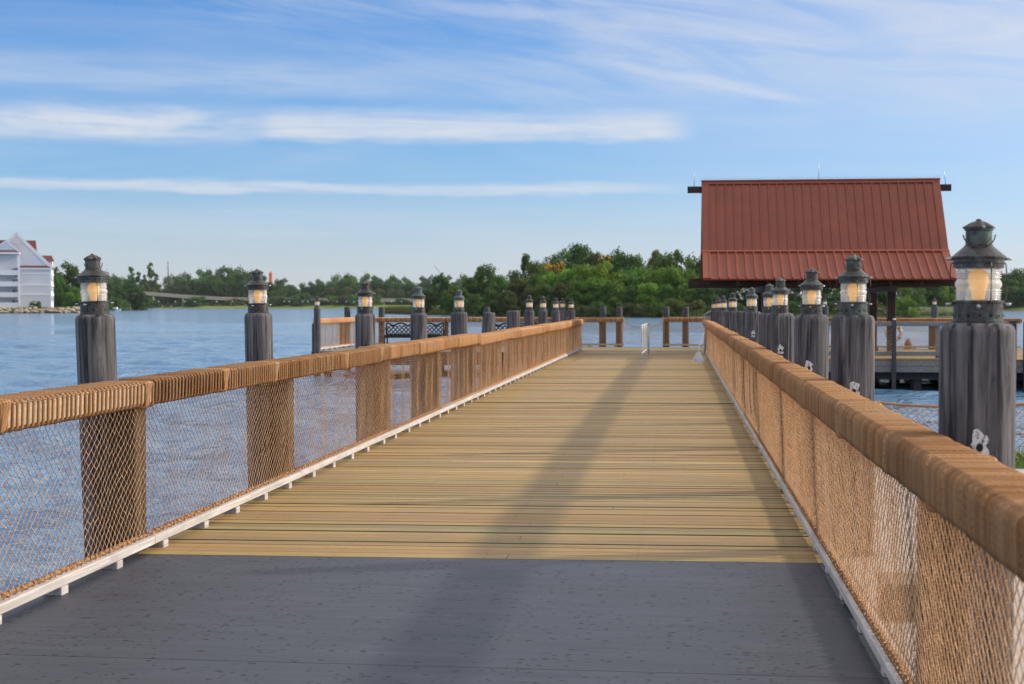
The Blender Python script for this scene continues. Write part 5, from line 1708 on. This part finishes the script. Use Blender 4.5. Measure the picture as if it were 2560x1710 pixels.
def globe_lamps():
    M['globe'] = m_plain('white_globe', (0.8, 0.8, 0.78), 0.4, var=0.02)
    first = None
    for p in (364, 402, 424, 447, 497, 533, 651, 663, 694, 706, 773, 794, 811, 876, 898, 920, 942):
        y = 1026.5
        x = bearing_x(p, y); z = top_z(691.5, p, y)
        if first is None:
            r = tag(empty('street_lamp', (x, y, 0.3)), 'small white globe lamp on the promenade of the far shore', 'street lamp', 'globe lamps on the far shore')
            mb = MB(); mb.tube([(0, 0, -0.4), (0, 0, z - 0.6)], 0.08, 6); mb.build('pole', M['dark_post'], r)
            mb = MB(); mb.lathe([(0.0, -0.38)] + [(0.38 * math.sin(q), -0.38 * math.cos(q)) for q in np.linspace(0.2, 2.94, 9)] + [(0, 0.38)], 12, (0, 0, z - 0.3)); mb.build('globe', M['globe'], r, smooth=True)
            first = r
        else:
            c = copy_tree(first); c.location = (x, y, 0.3)
globe_lamps()

def odd_far():
    # small white boat and its jetty
    y = 600
    r = tag(empty('boat', (bearing_x(266, y), y, WZ)), 'small white boat moored by the wooded point, right of the nearest left lantern', 'boat')
    mb = MB()
    n = 9; V = []
    for k in range(n):
        t = k / (n - 1); x = -2.4 + 4.8 * t
        w = 0.95 * min(1, (1 - t) * 2.2 + 0.05); V += [(x, -w, 0.8), (x, -w * 0.6, -0.2), (x, w * 0.6, -0.2), (x, w, 0.8)]
    f = [[k * 4 + j, k * 4 + j + 1, k * 4 + j + 5, k * 4 + j + 4] for k in range(n - 1) for j in range(3)] + [[k * 4 + 3, k * 4, k * 4 + 4, k * 4 + 7] for k in range(n - 1)] + [[3, 2, 1, 0]]
    mb.add(V, f); mb.build('hull', M['white_trim'], r)
    mb = MB(); mb.box(-1.2, 0.6, -0.6, 0.6, 0.805, 1.5, 0.12, ax='x'); mb.build('cabin', M['white_trim'], r)
    r = tag(empty('jetty', (bearing_x(282, 608), 608, WZ)), 'little brown jetty beside the small white boat', 'jetty')
    mb = MB(); mb.box(-3.4, 3.4, -0.8, 0.8, 0.7, 0.85); mb.build('deck', M['grey_wood'], r)
    for xx in (-3, 0, 3):
        mb = MB(); mb.lathe([(0.18, -0.8), (0.18, 1.9 if xx > 2 else 1.1), (0, 1.95 if xx > 2 else 1.15)], 8, (xx, 0.85, 0)); mb.build('pile', M['grey_wood'], r)
    # orange tower top
    y = 1180
    r = tag(empty('tower', (bearing_x(621, y), y, 0)), 'orange tower top poking over the far treeline', 'tower')
    z = top_z(621, 621, y)
    mb = MB(); mb.lathe([(2.0, 0), (1.4, z - 4), (1.5, z - 3.9), (1.5, z - 2.2), (0.9, z - 1.2), (0, z)], 10); mb.build('shaft', M['orange'], r)
    # bare snag
    y = 1098
    r = tag(empty('dead_tree', (bearing_x(386, y), y, 0.5)), 'bare grey spire-like dead tree above the far treeline', 'tree')
    z = top_z(599, 386, y)
    mb = MB(); mb.tube([(0, 0, -0.5), (0.2, 0, z * 0.5), (-0.1, 0, z)], [0.7, 0.5, 0.18], 7)
    for k in range(12):
        a = RNG.uniform(0, 6.28); zz = z * RNG.uniform(0.5, 0.95); mb.tube([(0, 0, zz), (1.3 * math.cos(a), 1.3 * math.sin(a), zz + 0.7)], [0.16, 0.06], 4)
    mb.build('trunk', M['bark'], r)
    # leaning lattice boom
    y = 380
    r = tag(empty('boom', (bearing_x(1009, y), y, 0.5)), 'thin slanted grey lattice boom above the left end of the island', 'crane boom')
    z0 = top_z(628, 1009, y); z1 = top_z(608, 995, y)
    p0 = np.array([0.6, 0, 0.0]); q = np.array([bearing_x(995, y) - r.location.x, 0, z1 - 0.5]); p1 = np.array([bearing_x(1011, y) - r.location.x, 0, z0 - 0.5])
    mb = MB()
    for o in ((-0.09, -0.09, 0), (0.09, -0.09, 0), (0.09, 0.09, 0), (-0.09, 0.09, 0)): mb.tube([p1 + o, q + o], 0.025, 4)
    for k in range(12):
        a = p1 + (q - p1) * k / 12; b_ = p1 + (q - p1) * (k + 1) / 12
        mb.tube([a + [-0.09, -0.09, 0], b_ + [0.09, -0.09, 0]], 0.018, 3); mb.tube([a + [0.09, 0.09, 0], b_ + [-0.09, 0.09, 0]], 0.018, 3)
    mb.build('jib', M['steel'], r)
    mb = MB(); mb.tube([p0 - [0, 0, 0.6], p1], [0.22, 0.15], 8); mb.build('mast', M['steel'], r)
odd_far()

def haze():
    m = bpy.data.materials.new('haze_air'); m.use_nodes = True
    nt = m.node_tree
    nt.nodes.remove(nt.nodes['Principled BSDF'])
    v = nt.nodes.new('ShaderNodeVolumePrincipled')
    v.inputs['Color'].default_value = (0.80, 0.88, 1.0, 1)
    v.inputs['Density'].default_value = 0.00004
    v.inputs['Anisotropy'].default_value = 0.2
    nt.links.new(v.outputs[0], nt.nodes['Material Output'].inputs['Volume'])
    mb = MB(); mb.box(-4100, 4100, -120, 4600, -3.0, 45.0)
    mb.F = [f[::-1] for f in mb.F]
    tag(mb.build('haze', m), 'thin pale summer haze over the lake', 'haze', None, 'stuff')
haze()
